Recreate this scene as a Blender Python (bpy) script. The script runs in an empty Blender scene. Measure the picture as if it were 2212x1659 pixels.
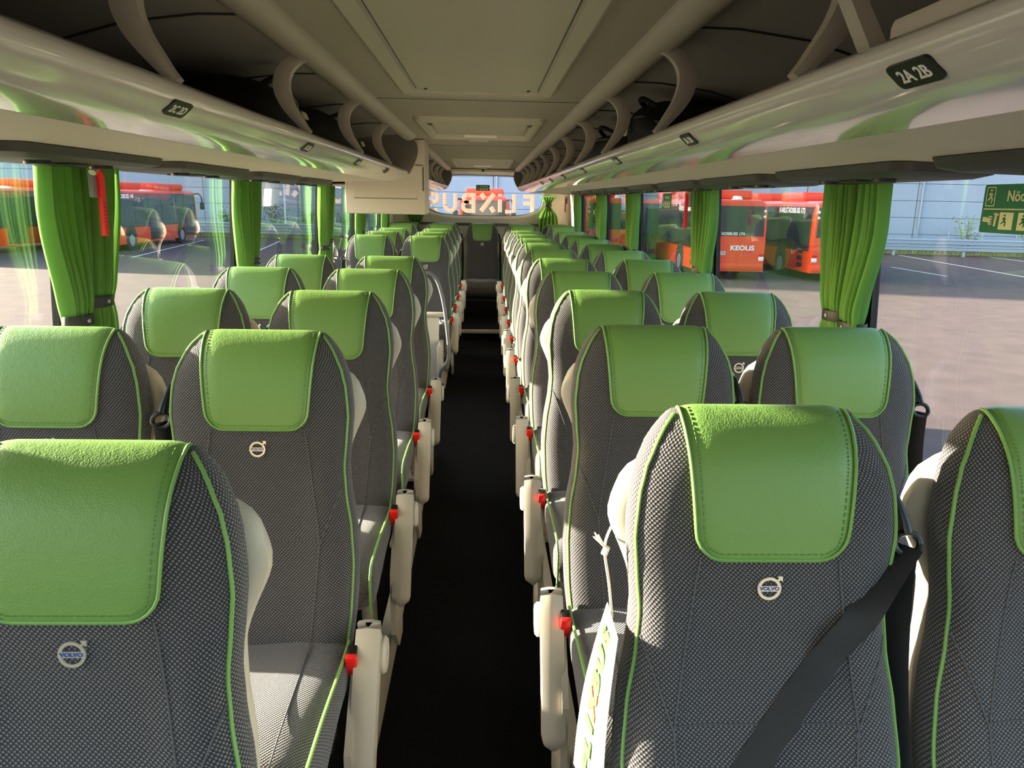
import bpy, bmesh, math, random
from mathutils import Vector, Matrix
random.seed(7)
S = bpy.context.scene
COL = S.collection
PI = math.pi

# ------------------------------------------------------------------ camera, sky, sun, exposure
FPX, IW, IH = 1650.0, 2212.0, 1659.0
VPX, VPY, ROLL = 1048.0, 432.0, 0.020
CAM = Vector((0.032, 0.0, 1.60))
_fy = Vector((VPX - IW/2, -(VPY - IH/2), -FPX)).normalized()
_up = Vector((1, -ROLL, 0)).cross(_fy).normalized()
_x = _fy.cross(_up)
RM = Matrix((_x, _fy, _up))                    # camera vector -> world vector
cd = bpy.data.cameras.new('camera'); cam = bpy.data.objects.new('camera', cd); COL.objects.link(cam)
cd.sensor_width = 36.0; cd.lens = FPX / IW * 36.0; cd.clip_start = 0.05; cd.clip_end = 500
cam.matrix_world = Matrix.Translation(CAM) @ RM.to_4x4()
S.camera = cam

SUN_AZ, SUN_EL = math.radians(-75), math.radians(12.5)     # azimuth from +Y (rear of the coach), minus = left
sun_dir = Vector((math.sin(SUN_AZ)*math.cos(SUN_EL), math.cos(SUN_AZ)*math.cos(SUN_EL), math.sin(SUN_EL)))
w = bpy.data.worlds.new('sky'); S.world = w; w.use_nodes = True
nt = w.node_tree; nt.nodes.clear()
sky = nt.nodes.new('ShaderNodeTexSky'); sky.sky_type = 'NISHITA'; sky.sun_disc = False
sky.sun_elevation = math.radians(16); sky.sun_rotation = SUN_AZ
sky.air_density = 1.0; sky.dust_density = 2.2; sky.ozone_density = 1.0
bg = nt.nodes.new('ShaderNodeBackground'); bg.inputs['Strength'].default_value = 0.80
wo = nt.nodes.new('ShaderNodeOutputWorld')
nt.links.new(sky.outputs[0], bg.inputs['Color']); nt.links.new(bg.outputs[0], wo.inputs['Surface'])
sl = bpy.data.lights.new('sun', 'SUN'); so = bpy.data.objects.new('sun', sl); COL.objects.link(so)
sl.energy = 44.0; sl.color = (1.0, 0.84, 0.66); sl.angle = math.radians(0.6)
so.rotation_euler = sun_dir.to_track_quat('Z', 'Y').to_euler()
so.location = (-30, 30, 30)
vs = S.view_settings
vs.view_transform = 'Standard'; vs.look = 'None'; vs.gamma = 1.0; vs.use_curve_mapping = False
vs.exposure = 0.65

# pixel helpers: a pixel gives a direction, the plane it touches gives the distance
def ray(u, v):
    d = RM @ Vector((u - IW/2, -(v - IH/2), -FPX)); return d / d.y
def on_y(u, v, y): return CAM + ray(u, v) * (y - CAM.y)
def on_z(u, v, z):
    r = ray(u, v); return CAM + r * ((z - CAM.z) / r.z)
GROUND = -1.15

# ------------------------------------------------------------------ object helpers
def tag(o, label=None, cat=None, group=None, kind=None):
    if label: o['label'] = label
    if cat: o['category'] = cat
    if group: o['group'] = group
    if kind: o['kind'] = kind
    return o
def empty(name, loc=(0, 0, 0), rz=0, label=None, cat=None, group=None):
    o = bpy.data.objects.new(name, None); COL.objects.link(o)
    o.location = loc; o.rotation_euler = (0, 0, rz); o.empty_display_size = 0.1
    return tag(o, label, cat, group)
def put(name, me, parent=None, loc=None, rot=None):
    o = bpy.data.objects.new(name, me); COL.objects.link(o)
    if parent is not None: o.parent = parent
    if loc is not None: o.location = loc
    if rot is not None: o.rotation_euler = rot
    return o
def copy_tree(o, parent=None):
    c = o.copy(); COL.objects.link(c)
    if parent is not None: c.parent = parent
    for ch in list(o.children): copy_tree(ch, c)
    return c

class MB:
    """collects shapes into one bmesh; build() links them as one mesh object"""
    def __init__(s):
        s.bm = bmesh.new(); s.uv = s.bm.loops.layers.uv.new('UVMap')
    def face(s, vs, uvs=None):
        try: f = s.bm.faces.new(vs)
        except ValueError: return None
        if uvs:
            for l, q in zip(f.loops, uvs): l[s.uv].uv = q
        return f
    def box(s, x0, x1, y0, y1, z0, z1, r=0.0, seg=2):
        r_ = bmesh.ops.create_cube(s.bm, size=1.0); vv = r_['verts']
        for v in vv:
            v.co = Vector(((x0+x1)/2 + v.co.x*(x1-x0), (y0+y1)/2 + v.co.y*(y1-y0), (z0+z1)/2 + v.co.z*(z1-z0)))
        if r > 0:
            es = list({e for v in vv for e in v.link_edges})
            bmesh.ops.bevel(s.bm, geom=es, offset=r, segments=seg, affect='EDGES', profile=0.5)
        return s
    def loft(s, rings, closed=True, cap0=True, cap1=True):
        """rings: list of lists of points, same count"""
        n = len(rings[0]); V = []; vv = 0.0; vs_ = [0.0]
        for i, r in enumerate(rings):
            V.append([s.bm.verts.new(Vector(p)) for p in r])
            if i:
                k = n//4
                vv += (Vector(r[k]) - Vector(rings[i-1][k])).length; vs_.append(vv)
        mid = rings[len(rings)//2]; us = [0.0]
        for j in range(n): us.append(us[-1] + (Vector(mid[(j+1) % n]) - Vector(mid[j])).length)
        m = n if closed else n-1
        for i in range(len(rings)-1):
            for j in range(m):
                k = (j+1) % n
                s.face((V[i][j], V[i][k], V[i+1][k], V[i+1][j]),
                       ((us[j], vs_[i]), (us[j+1], vs_[i]), (us[j+1], vs_[i+1]), (us[j], vs_[i+1])))
        if closed and cap0: s.face(list(reversed(V[0])))
        if closed and cap1: s.face(V[-1])
        return V
    def tube(s, path, r, seg=8, cap=True, taper=None):
        P = [Vector(p) for p in path]; rings = []
        t0 = (P[1]-P[0]).normalized()
        a = Vector((0, 0, 1)) if abs(t0.z) < 0.9 else Vector((1, 0, 0))
        nrm = t0.cross(a).normalized()
        for i, p in enumerate(P):
            if i == 0: t = P[1]-P[0]
            elif i == len(P)-1: t = P[-1]-P[-2]
            else: t = (P[i+1]-P[i]).normalized() + (P[i]-P[i-1]).normalized()
            t.normalize()
            nrm = (nrm - t*nrm.dot(t)).normalized(); b = t.cross(nrm)
            rr = r*(taper[i] if taper else 1.0)
            rings.append([p + nrm*(rr*math.cos(2*PI*k/seg)) + b*(rr*math.sin(2*PI*k/seg)) for k in range(seg)])
        s.loft(rings, True, cap, cap); return s
    def strap(s, path, w, t, axis):
        """flat strip with rectangular section; axis = list/const direction of its width"""
        P = [Vector(p) for p in path]; rings = []
        for i, p in enumerate(P):
            if i == 0: d = P[1]-P[0]
            elif i == len(P)-1: d = P[-1]-P[-2]
            else: d = P[i+1]-P[i-1]
            d.normalize(); ax = Vector(axis[i]) if isinstance(axis, list) else Vector(axis)
            ax = (ax - d*ax.dot(d)).normalized(); n = d.cross(ax)
            ww = w[i] if isinstance(w, list) else w
            tt = t[i] if isinstance(t, list) else t
            a, b = ax*(ww/2), n*(tt/2)
            rings.append([p-a*.86-b, p+a*.86-b, p+a-b*.3, p+a+b*.3, p+a*.86+b, p-a*.86+b, p-a+b*.3, p-a-b*.3])
        s.loft(rings); return s
    def prism(s, poly, y0, y1, steps=1):
        """section poly [(x,z)] extruded along Y"""
        s.loft([[(x, y0+(y1-y0)*k/steps, z) for x, z in poly] for k in range(steps+1)]); return s
    def grid(s, P):
        """P[i][j] points -> open surface"""
        V = [[s.bm.verts.new(Vector(p)) for p in r] for r in P]
        for i in range(len(P)-1):
            for j in range(len(P[0])-1):
                s.face((V[i][j], V[i][j+1], V[i+1][j+1], V[i+1][j]),
                       ((j*.01, i*.01), (j*.01+.01, i*.01), (j*.01+.01, i*.01+.01), (j*.01, i*.01+.01)))
        return V
    def ringplate(s, outer, inner, d, flip=False):
        """frame between two loops of equal count (3D points), thickness vector d"""
        d = Vector(d); n = len(outer)
        A = [s.bm.verts.new(Vector(p)) for p in outer]; B = [s.bm.verts.new(Vector(p)) for p in inner]
        C = [s.bm.verts.new(Vector(p)+d) for p in outer]; D = [s.bm.verts.new(Vector(p)+d) for p in inner]
        for i in range(n):
            k = (i+1) % n
            s.face((A[i], A[k], B[k], B[i])); s.face((C[k], C[i], D[i], D[k]))
            s.face((A[k], A[i], C[i], C[k])); s.face((B[i], B[k], D[k], D[i]))
        return s
    def plate(s, loop, d):
        d = Vector(d); n = len(loop)
        A = [s.bm.verts.new(Vector(p)) for p in loop]; C = [s.bm.verts.new(Vector(p)+d) for p in loop]
        s.face(list(reversed(A))); s.face(C)
        for i in range(n): s.face((A[i], A[(i+1) % n], C[(i+1) % n], C[i]))
        return s
    def cyl(s, c, axis, r, h, seg=20, r2=None, bev=0.0):
        c = Vector(c); ax = Vector(axis).normalized()
        a = Vector((0, 0, 1)) if abs(ax.z) < 0.9 else Vector((1, 0, 0))
        n = ax.cross(a).normalized(); b = ax.cross(n); r2 = r if r2 is None else r2
        prof = [(r, -h/2), (r2, h/2)] if not bev else [(r-bev, -h/2), (r, -h/2+bev), (r2, h/2-bev), (r2-bev, h/2)]
        s.loft([[c + ax*z + n*(q*math.cos(2*PI*k/seg)) + b*(q*math.sin(2*PI*k/seg)) for k in range(seg)] for q, z in prof])
        return s
    def mesh(s, name, mat, smooth=True, angle=40):
        bmesh.ops.recalc_face_normals(s.bm, faces=s.bm.faces)
        me = bpy.data.meshes.new(name); s.bm.to_mesh(me); s.bm.free()
        me.materials.append(mat)
        if smooth:
            me.polygons.foreach_set('use_smooth', [True]*len(me.polygons))
            me.set_sharp_from_angle(angle=math.radians(angle))
        return me
    def build(s, name, mat, parent=None, loc=None, rot=None, smooth=True, angle=40):
        return put(name, s.mesh(name, mat, smooth, angle), parent, loc, rot)

def lerp(a, b, t): return a + (b-a)*t
def sstep(a, b, x):
    t = max(0.0, min(1.0, (x-a)/(b-a))); return t*t*(3-2*t)
def table(tab, x):
    if x <= tab[0][0]: return tab[0][1]
    for (a, p), (b, q) in zip(tab, tab[1:]):
        if x <= b:
            t = (x-a)/(b-a); t = t*t*(3-2*t)*.35 + t*.65
            return p + (q-p)*t
    return tab[-1][1]
def smooth_path(P, n=6):
    """Catmull-Rom through points"""
    P = [Vector(p) for p in P]; Q = [P[0]*2-P[1]] + P + [P[-1]*2-P[-2]]; out = []
    for i in range(1, len(Q)-2):
        for k in range(n):
            t = k/n; a, b, c, d = Q[i-1], Q[i], Q[i+1], Q[i+2]
            out.append(0.5*((2*b) + (c-a)*t + (2*a-5*b+4*c-d)*t*t + (3*b-a-3*c+d)*t**3))
    out.append(P[-1]); return out
def rrect(w, h, r, n=6):
    """rounded rectangle loop (2D) centred"""
    o = []
    for cx, cy, a0 in ((w/2-r, h/2-r, 0), (-w/2+r, h/2-r, PI/2), (-w/2+r, -h/2+r, PI), (w/2-r, -h/2+r, 1.5*PI)):
        for k in range(n+1):
            a = a0 + PI/2*k/n; o.append((cx+r*math.cos(a), cy+r*math.sin(a)))
    return o
_tc = {}
def text_mesh(body, size, mat, extrude=0.001, offset=0.0, sx=1.0):
    key = (body, size, mat.name, extrude, offset, sx)
    if key in _tc: return _tc[key]
    cu = bpy.data.curves.new('lettering', 'FONT'); cu.body = body; cu.size = size
    cu.extrude = extrude; cu.offset = offset; cu.align_x = 'CENTER'; cu.align_y = 'CENTER'; cu.resolution_u = 3
    o = bpy.data.objects.new('lettering', cu); COL.objects.link(o)
    me = bpy.data.meshes.new_from_object(o.evaluated_get(bpy.context.evaluated_depsgraph_get()))
    bpy.data.objects.remove(o); bpy.data.curves.remove(cu)
    for v in me.vertices: v.co.x *= sx
    me.materials.clear(); me.materials.append(mat); me.name = 'lettering'
    _tc[key] = me; return me

# ------------------------------------------------------------------ materials
def srgb(r, g, b):
    f = lambda c: c/12.92 if c <= .04045 else ((c+.055)/1.055)**2.4
    return (f(r/255), f(g/255), f(b/255), 1)
def mat(name, col, rough=0.5, metal=0.0, spec=0.5, noise=0.0, nscale=40.0, bump=0.0, bscale=200.0, coat=0.0, alpha=None):
    m = bpy.data.materials.new(name); m.use_nodes = True
    t = m.node_tree; p = t.nodes['Principled BSDF']
    col = tuple(col) + ((1,) if len(col) == 3 else ())
    p.inputs['Base Color'].default_value = col; p.inputs['Roughness'].default_value = rough
    p.inputs['Metallic'].default_value = metal; p.inputs['Specular IOR Level'].default_value = spec
    p.inputs['Coat Weight'].default_value = coat
    tc = t.nodes.new('ShaderNodeTexCoord')
    if noise > 0:
        n = t.nodes.new('ShaderNodeTexNoise'); n.inputs['Scale'].default_value = nscale; n.inputs['Detail'].default_value = 4
        r = t.nodes.new('ShaderNodeMapRange'); r.inputs['From Min'].default_value = .3; r.inputs['From Max'].default_value = .7
        r.inputs['To Min'].default_value = 1-noise; r.inputs['To Max'].default_value = 1+noise
        x = t.nodes.new('ShaderNodeMix'); x.data_type = 'RGBA'; x.blend_type = 'MULTIPLY'; x.inputs[0].default_value = 1
        x.inputs[6].default_value = col
        t.links.new(tc.outputs['Object'], n.inputs['Vector']); t.links.new(n.outputs['Fac'], r.inputs['Value'])
        t.links.new(r.outputs[0], x.inputs[7]); t.links.new(x.outputs[2], p.inputs['Base Color'])
    if bump > 0:
        n = t.nodes.new('ShaderNodeTexNoise'); n.inputs['Scale'].default_value = bscale; n.inputs['Detail'].default_value = 3
        b = t.nodes.new('ShaderNodeBump'); b.inputs['Strength'].default_value = bump; b.inputs['Distance'].default_value = .004
        t.links.new(tc.outputs['Object'], n.inputs['Vector']); t.links.new(n.outputs['Fac'], b.inputs['Height'])
        t.links.new(b.outputs[0], p.inputs['Normal'])
    return m
def fabric(name, dark, light, pitch=0.0036):
    """coarse woven cloth: rows of light slubs on a dark ground, from the UVs in metres"""
    m = mat(name, dark, .9, spec=.15); t = m.node_tree; p = t.nodes['Principled BSDF']
    p.inputs['Sheen Weight'].default_value = .25; p.inputs['Sheen Roughness'].default_value = .5
    uv = t.nodes.new('ShaderNodeTexCoord'); sp = t.nodes.new('ShaderNodeSeparateXYZ')
    t.links.new(uv.outputs['UV'], sp.inputs[0])
    def M(op, a, b=None):
        n = t.nodes.new('ShaderNodeMath'); n.operation = op
        for i, q in enumerate((a, b)):
            if q is None: continue
            if isinstance(q, (int, float)): n.inputs[i].default_value = q
            else: t.links.new(q, n.inputs[i])
        return n.outputs[0]
    k = 2*PI/pitch
    su = M('SINE', M('MULTIPLY', M('ADD', sp.outputs[0], M('MULTIPLY', sp.outputs[1], .18)), k*.5))
    sv = M('SINE', M('MULTIPLY', sp.outputs[1], k*.5))
    pr = M('MULTIPLY', su, sv)
    ns = t.nodes.new('ShaderNodeTexNoise'); ns.inputs['Scale'].default_value = 420; ns.inputs['Detail'].default_value = 2
    t.links.new(uv.outputs['UV'], ns.inputs['Vector'])
    h = M('ADD', pr, M('MULTIPLY', M('SUBTRACT', ns.outputs['Fac'], .5), .9))
    r = t.nodes.new('ShaderNodeMapRange'); r.inputs['From Min'].default_value = .0; r.inputs['From Max'].default_value = .95
    t.links.new(h, r.inputs['Value'])
    x = t.nodes.new('ShaderNodeMix'); x.data_type = 'RGBA'
    x.inputs[6].default_value = dark; x.inputs[7].default_value = light
    t.links.new(r.outputs[0], x.inputs[0]); t.links.new(x.outputs[2], p.inputs['Base Color'])
    b = t.nodes.new('ShaderNodeBump'); b.inputs['Strength'].default_value = .55; b.inputs['Distance'].default_value = .0014
    t.links.new(h, b.inputs['Height']); t.links.new(b.outputs[0], p.inputs['Normal'])
    return m
def leather(name, col):
    m = mat(name, col, .42, spec=.42); t = m.node_tree; p = t.nodes['Principled BSDF']
    tc = t.nodes.new('ShaderNodeTexCoord')
    v = t.nodes.new('ShaderNodeTexVoronoi'); v.inputs['Scale'].default_value = 420; v.feature = 'SMOOTH_F1'
    n = t.nodes.new('ShaderNodeTexNoise'); n.inputs['Scale'].default_value = 70; n.inputs['Detail'].default_value = 5
    a = t.nodes.new('ShaderNodeMath'); a.operation = 'MULTIPLY_ADD'; a.inputs[1].default_value = 1.6
    t.links.new(tc.outputs['Object'], v.inputs['Vector']); t.links.new(tc.outputs['Object'], n.inputs['Vector'])
    t.links.new(n.outputs['Fac'], a.inputs[0]); t.links.new(v.outputs['Distance'], a.inputs[2])
    b = t.nodes.new('ShaderNodeBump'); b.inputs['Strength'].default_value = .22; b.inputs['Distance'].default_value = .002
    t.links.new(a.outputs[0], b.inputs['Height']); t.links.new(b.outputs[0], p.inputs['Normal'])
    return m
def cloth(name, col, trans=.5):
    m = mat(name, col, .85, spec=.1); t = m.node_tree; p = t.nodes['Principled BSDF']; out = t.nodes['Material Output']
    tl = t.nodes.new('ShaderNodeBsdfTranslucent'); tl.inputs['Color'].default_value = (col[0]*1.25, col[1]*1.15, col[2], 1)
    mx = t.nodes.new('ShaderNodeMixShader'); mx.inputs[0].default_value = trans
    t.links.new(p.outputs[0], mx.inputs[1]); t.links.new(tl.outputs[0], mx.inputs[2]); t.links.new(mx.outputs[0], out.inputs['Surface'])
    return m
def glass(name, tint=(.9, .95, .93), refl=1.0):
    m = bpy.data.materials.new(name); m.use_nodes = True; t = m.node_tree; t.nodes.clear()
    out = t.nodes.new('ShaderNodeOutputMaterial'); tr = t.nodes.new('ShaderNodeBsdfTransparent'); gl = t.nodes.new('ShaderNodeBsdfGlossy')
    tr.inputs['Color'].default_value = tuple(tint) + (1,); gl.inputs['Roughness'].default_value = 0.0
    # Schlick reflectance, the same from both faces of the pane
    lw = t.nodes.new('ShaderNodeLayerWeight'); lw.inputs['Blend'].default_value = .5
    pw = t.nodes.new('ShaderNodeMath'); pw.operation = 'POWER'; pw.inputs[1].default_value = 5.0
    fr = t.nodes.new('ShaderNodeMath'); fr.operation = 'MULTIPLY_ADD'; fr.inputs[1].default_value = .96; fr.inputs[2].default_value = .04
    t.links.new(lw.outputs['Facing'], pw.inputs[0]); t.links.new(pw.outputs[0], fr.inputs[0])
    mu = t.nodes.new('ShaderNodeMath'); mu.operation = 'MULTIPLY'; mu.inputs[1].default_value = refl
    mx = t.nodes.new('ShaderNodeMixShader'); t.links.new(fr.outputs[0], mu.inputs[0]); t.links.new(mu.outputs[0], mx.inputs[0])
    t.links.new(tr.outputs[0], mx.inputs[1]); t.links.new(gl.outputs[0], mx.inputs[2]); t.links.new(mx.outputs[0], out.inputs['Surface'])
    return m

M_FAB = fabric('seat_cloth', srgb(48, 46, 48), srgb(127, 124, 125))
M_FAB2 = mat('seat_seam', srgb(84, 83, 86), .9, spec=.1)
M_LEA = leather('green_leather', srgb(105, 140, 70))
M_PIP = mat('green_piping', srgb(108, 150, 72), .5)
M_STI = mat('green_stitch', srgb(76, 120, 44), .8)
M_SHELL = mat('beige_plastic', srgb(176, 168, 152), .42, spec=.4, bump=.08, bscale=900)
M_TRIM = mat('beige_panel', srgb(206, 198, 182), .5, spec=.35, bump=.05, bscale=700)
M_UNDER = mat('rack_matte', srgb(198, 190, 175), .6, spec=.3)
M_LIP = mat('rack_gloss', srgb(212, 207, 198), .16, spec=.6, coat=.6)
M_LIP.node_tree.nodes['Principled BSDF'].inputs['Coat Roughness'].default_value = .07
M_CEIL = mat('ceiling_fabric', srgb(168, 161, 148), .9, spec=.1, noise=.04, nscale=500)
M_HATCH = mat('hatch_plastic', srgb(184, 178, 162), .5, spec=.35)
M_COVE = mat('rack_lining', srgb(150, 144, 136), .95, spec=.1, noise=.05, nscale=300)
M_DARKP = mat('dark_grey_plastic', srgb(52, 50, 48), .45)
M_ENDP = mat('grey_end_panel', srgb(112, 106, 99), .8, spec=.2)
M_BLACK = mat('black_plastic', srgb(18, 18, 19), .35)
M_BELT = mat('belt_webbing', srgb(30, 30, 33), .6, spec=.35, bump=.25, bscale=900)
M_RED = mat('red_plastic', srgb(226, 30, 28), .35)
M_CARPET = mat('black_carpet', srgb(20, 20, 21), 1.0, spec=.05, noise=.5, nscale=260, bump=.6, bscale=400)
M_SIDE = mat('grey_wall_lining', srgb(96, 95, 96), .9, spec=.15)
M_PILLAR = mat('pillar_grey', srgb(120, 119, 117), .6)
M_RUB = mat('black_rubber', srgb(22, 22, 23), .5)
M_CHROME = mat('emblem_metal', srgb(206, 198, 178), .3, metal=.55)
M_BLUE = mat('emblem_blue', srgb(48, 70, 150), .4)
M_CURT = cloth('green_curtain', srgb(102, 148, 72), .36)
M_TIE = mat('tieback_black', srgb(30, 30, 32), .6)
M_GLASS = glass('side_glass', (.90, .93, .92), 1.3)
M_RGLASS = glass('rear_glass', (.97, .98, .98), .8)
M_BAG = mat('black_nylon', srgb(15, 15, 16), .7, spec=.3, bump=.2, bscale=300)
M_WHITE = mat('white_print', srgb(236, 233, 224), .6)
M_SIGNG = mat('sign_green', srgb(22, 110, 72), .45)
M_SIGNW = mat('sign_pale', srgb(206, 214, 170), .5)
M_TUBE = mat('grey_handrail', srgb(104, 104, 108), .45)
M_ROPE = mat('cotton_cord', srgb(238, 226, 205), .9)
M_TAG = mat('tag_card', srgb(196, 186, 170), .5)
M_TGREEN = mat('tag_green', srgb(50, 130, 40), .6)
M_TORANGE = mat('tag_orange', srgb(230, 110, 40), .6)
M_LETTER = cloth('window_letter', srgb(216, 204, 202), .5)
M_ALU = mat('aluminium', srgb(190, 188, 182), .35, metal=.6)

# ------------------------------------------------------------------ coach shell
WX0, WX1, ZB, ZT = 1.21, 1.155, 0.76, 1.685         # wall x at belt / at window head
YF, YR = -2.3, 10.45
def wall_x(z): return lerp(WX0, WX1, max(0, min(1, (z-ZB)/(ZT-ZB))))
PILL = [-1.0, 0.97, 2.22, 3.78, 5.66, 7.2, 9.05]      # rubber joint positions along Y
ROWS_R = [1.14, 1.93, 2.72, 3.47, 4.25, 5.05, 5.80, 6.55, 7.32, 8.15, 9.00]
ROWS_L = [0.97, 1.78, 2.58, 3.41, 4.20]
ROWS_L2 = [6.65, 7.45, 8.28, 9.05]
Y_BACK = 9.85
POD = 0.15

def struct(o): o['kind'] = 'structure'; return o
# aisle floor: flat, then a gentle rise, then a step
fl = MB()
def floor_z(y): return lerp(0.0, 0.16, sstep(1.5, 7.9, y))
ys = [YF + (8.02-YF)*k/40 for k in range(41)]
fl.loft([[(-.30, y, floor_z(y)), (.30, y, floor_z(y)), (.30, y, -.12), (-.30, y, -.12)] for y in ys])
struct(fl.build('floor', M_CARPET))
st = MB(); st.box(-.30, .30, 8.022, 10.40, -.10, .26); st.box(-.30, .30, 8.90, 9.345, .26, .45); struct(st.build('floor_step', M_CARPET))
tr = MB(); tr.box(-.27, .27, 7.99, 8.02, .225, .265, .008); struct(tr.build('trim_1', M_SHELL))
for nm, sgn, y0, y1 in (('floor_podium', 1, YF, 10.40), ('floor_podium', -1, YF, 4.45), ('floor_podium', -1, 5.95, 10.40)):
    b = MB(); x0, x1 = sorted((sgn*.305, sgn*1.19)); b.box(x0, x1, y0, y1, -.12, POD); struct(b.build(nm, M_CARPET))
    b = MB(); x0, x1 = sorted((sgn*.272, sgn*.304)); b.loft([[(x0, y, floor_z(y)-.02), (x1, y, floor_z(y)-.02), (x1, y, max(POD+.03, floor_z(y)+.06)), (x0, y, max(POD+.03, floor_z(y)+.06))] for y in [lerp(y0, min(y1, 8.30), k/12) for k in range(13)]])
    struct(b.build('trim_podium', M_SHELL))
b = MB(); b.box(-1.19, -.305, 4.46, 5.94, -.75, -.12); struct(b.build('floor_stairwell', M_CARPET))

# side walls: lower panel, pillars, header, rear solid part, glass panes
def side(sgn, nm):
    b = MB()
    x0, x1 = sorted((sgn*WX0, sgn*(WX0+.06))); b.box(x0, x1, YF, YR, -.9, ZB)
    w_ = struct(b.build('wall_'+nm, M_SIDE))
    b = MB(); x0, x1 = sorted((sgn*(WX0-.05), sgn*(WX0+.05))); b.box(x0, x1, YF, YR, ZB-.03, ZB, .006); b.build('sill', M_DARKP, w_)
    b = MB(); b.loft([[(sgn*wall_x(ZT), y, ZT), (sgn*(wall_x(ZT)+.06), y, ZT), (sgn*(wall_x(ZT)+.02), y, 2.05), (sgn*1.02, y, 2.05)] for y in (YF, YR)]); b.build('header', M_DARKP, w_)
    for i, py in enumerate(PILL):
        b = MB()     # rubber joint + grey post behind it
        b.loft([[(sgn*(wall_x(z)-.004), py-.016, z), (sgn*(wall_x(z)-.004), py+.016, z), (sgn*(wall_x(z)+.016), py+.016, z), (sgn*(wall_x(z)+.016), py-.016, z)] for z in (ZB, ZT)])
        b.build('window_rubber', M_RUB, w_)
        b = MB()
        b.loft([[(sgn*(wall_x(z)-.03), py+.018, z), (sgn*(wall_x(z)-.03), py+.13, z), (sgn*(wall_x(z)+.003), py+.14, z), (sgn*(wall_x(z)+.003), py+.018, z)] for z in (ZB, ZT)])
        b.build('window_post', M_PILLAR, w_)
    b = MB(); b.loft([[(sgn*(wall_x(z)-.005), 9.35, z), (sgn*(wall_x(z)-.005), YR, z), (sgn*(wall_x(z)+.06), YR, z), (sgn*(wall_x(z)+.06), 9.35, z)] for z in (ZB, ZT)])
    b.build('corner_panel', M_TRIM, w_)
    edges = [YF] + PILL + [9.35]
    for i in range(len(edges)-1):
        y0, y1 = edges[i] + (.016 if i else 0), edges[i+1] - .016
        b = MB(); b.loft([[(sgn*(wall_x(z)+.006), y0, z), (sgn*(wall_x(z)+.006), y1, z), (sgn*(wall_x(z)+.012), y1, z), (sgn*(wall_x(z)+.012), y0, z)] for z in (ZB, ZT)])
        struct(b.build('window_%d' % (i+1 if sgn > 0 else i+21), M_GLASS, smooth=False))
side(1, 'right'); side(-1, 'left')

# ceiling strip, side coves (rack lining), roof skin
b = MB(); b.box(-.47, .47, YF, 10.40, 1.985, 2.02); cl = struct(b.build('ceiling', M_CEIL))
for i, y in enumerate((0.72, 3.22, 5.85, 8.4)):
    b = MB(); b.box(-.41, .41, y-.003, y+.003, 1.9835, 1.987); b.build('panel_joint', M_DARKP, cl)
for sgn in (1, -1):
    sec = [(.46, 1.987), (.60, 1.985), (.76, 1.965), (.92, 1.92), (1.05, 1.85), (1.12, 1.77), (1.148, 1.70)]
    out = [(x+.02, z+.03) for x, z in reversed(sec)]
    b = MB(); b.prism([(sgn*x, z) for x, z in sec+out], YF, 10.40, 2); cv = struct(b.build('ceiling_cove', M_COVE))
    for k in range(14):                              # joints of the lining behind the rack brackets
        y = -.6 + .81*k
        if y > 10.2: break
        b = MB(); b.tube([(sgn*(x-.003), y, z-.003) for x, z in smooth_sec] if False else [(sgn*(x-.002), y, z-.002) for x, z in sec], .003, 5); b.build('panel_joint', M_DARKP, cv)
b = MB(); b.box(-1.2, 1.2, YF, YR+.05, 2.06, 2.09); struct(b.build('ceiling_roof', M_CEIL))

# rear wall with lens-shaped window
def lens(n=48, grow=0.0):
    o = []
    for k in range(n):
        a = 2*PI*k/n; c, s_ = math.cos(a), math.sin(a)
        x = (.80+grow)*math.copysign(abs(c)**.55, c)
        z = (.27+grow)*math.copysign(abs(s_)**(.60 if s_ < 0 else .45), s_)
        o.append((x, 10.42, 1.655+z))
    return o
inn = lens(); outr = []
for k, p in enumerate(inn):
    dx, dz = p[0], p[2]-1.655
    t = min(1.19/abs(dx) if abs(dx) > 1e-6 else 1e9, (.39/dz) if dz > 1e-6 else 1e9, (1.8/-dz) if dz < -1e-6 else 1e9)
    outr.append((dx*t, 10.42, 1.655+dz*t))
b = MB(); b.ringplate(outr, inn, (0, .05, 0)); wb = struct(b.build('wall_back', M_TRIM, smooth=False))
b = MB(); b.ringplate([(x, 10.405, z) for x, y, z in lens(grow=.028)], [(x, 10.405, z) for x, y, z in lens(grow=-.004)], (0, .03, 0)); b.build('window_surround', M_WHITE, wb)
b = MB(); b.ringplate([(x, 10.43, z) for x, y, z in lens(grow=.002)], [(x, 10.43, z) for x, y, z in lens(grow=-.014)], (0, .02, 0)); b.build('window_rubber', M_RUB, wb)
for x in (-.80, .80):
    b = MB(); b.box(x-.003, x+.003, 10.414, 10.42, .9, 1.42); b.build('panel_joint', M_DARKP, wb)
b = MB(); b.box(-1.1, 1.1, 10.36, 10.42, 1.27, 1.30, .006); b.build('parcel_ledge', M_SIDE, wb)
b = MB(); b.plate([(x, 10.445, z) for x, y, z in lens(grow=.0)], (0, .005, 0)); struct(b.build('window_19', M_RGLASS, smooth=False))
b = MB(); b.box(-.46, .46, 10.05, 10.41, 1.945, 1.98, .01); hd = struct(b.build('trim_2', M_TRIM))
b = MB(); b.cyl((0, 10.045, 1.962), (0, 1, 0), .016, .012); b.build('courtesy_lamp', M_DARKP, hd)

# front of the coach behind the camera: low dash wall, windscreen, posts
b = MB(); b.box(-1.26, 1.26, YF-.06, YF-.005, -1.0, .75); struct(b.build('wall_front', M_SIDE))
b = MB(); b.box(-1.24, 1.24, YF-.05, YF-.04, .75, 2.06); struct(b.build('window_20', M_RGLASS, smooth=False))

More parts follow.
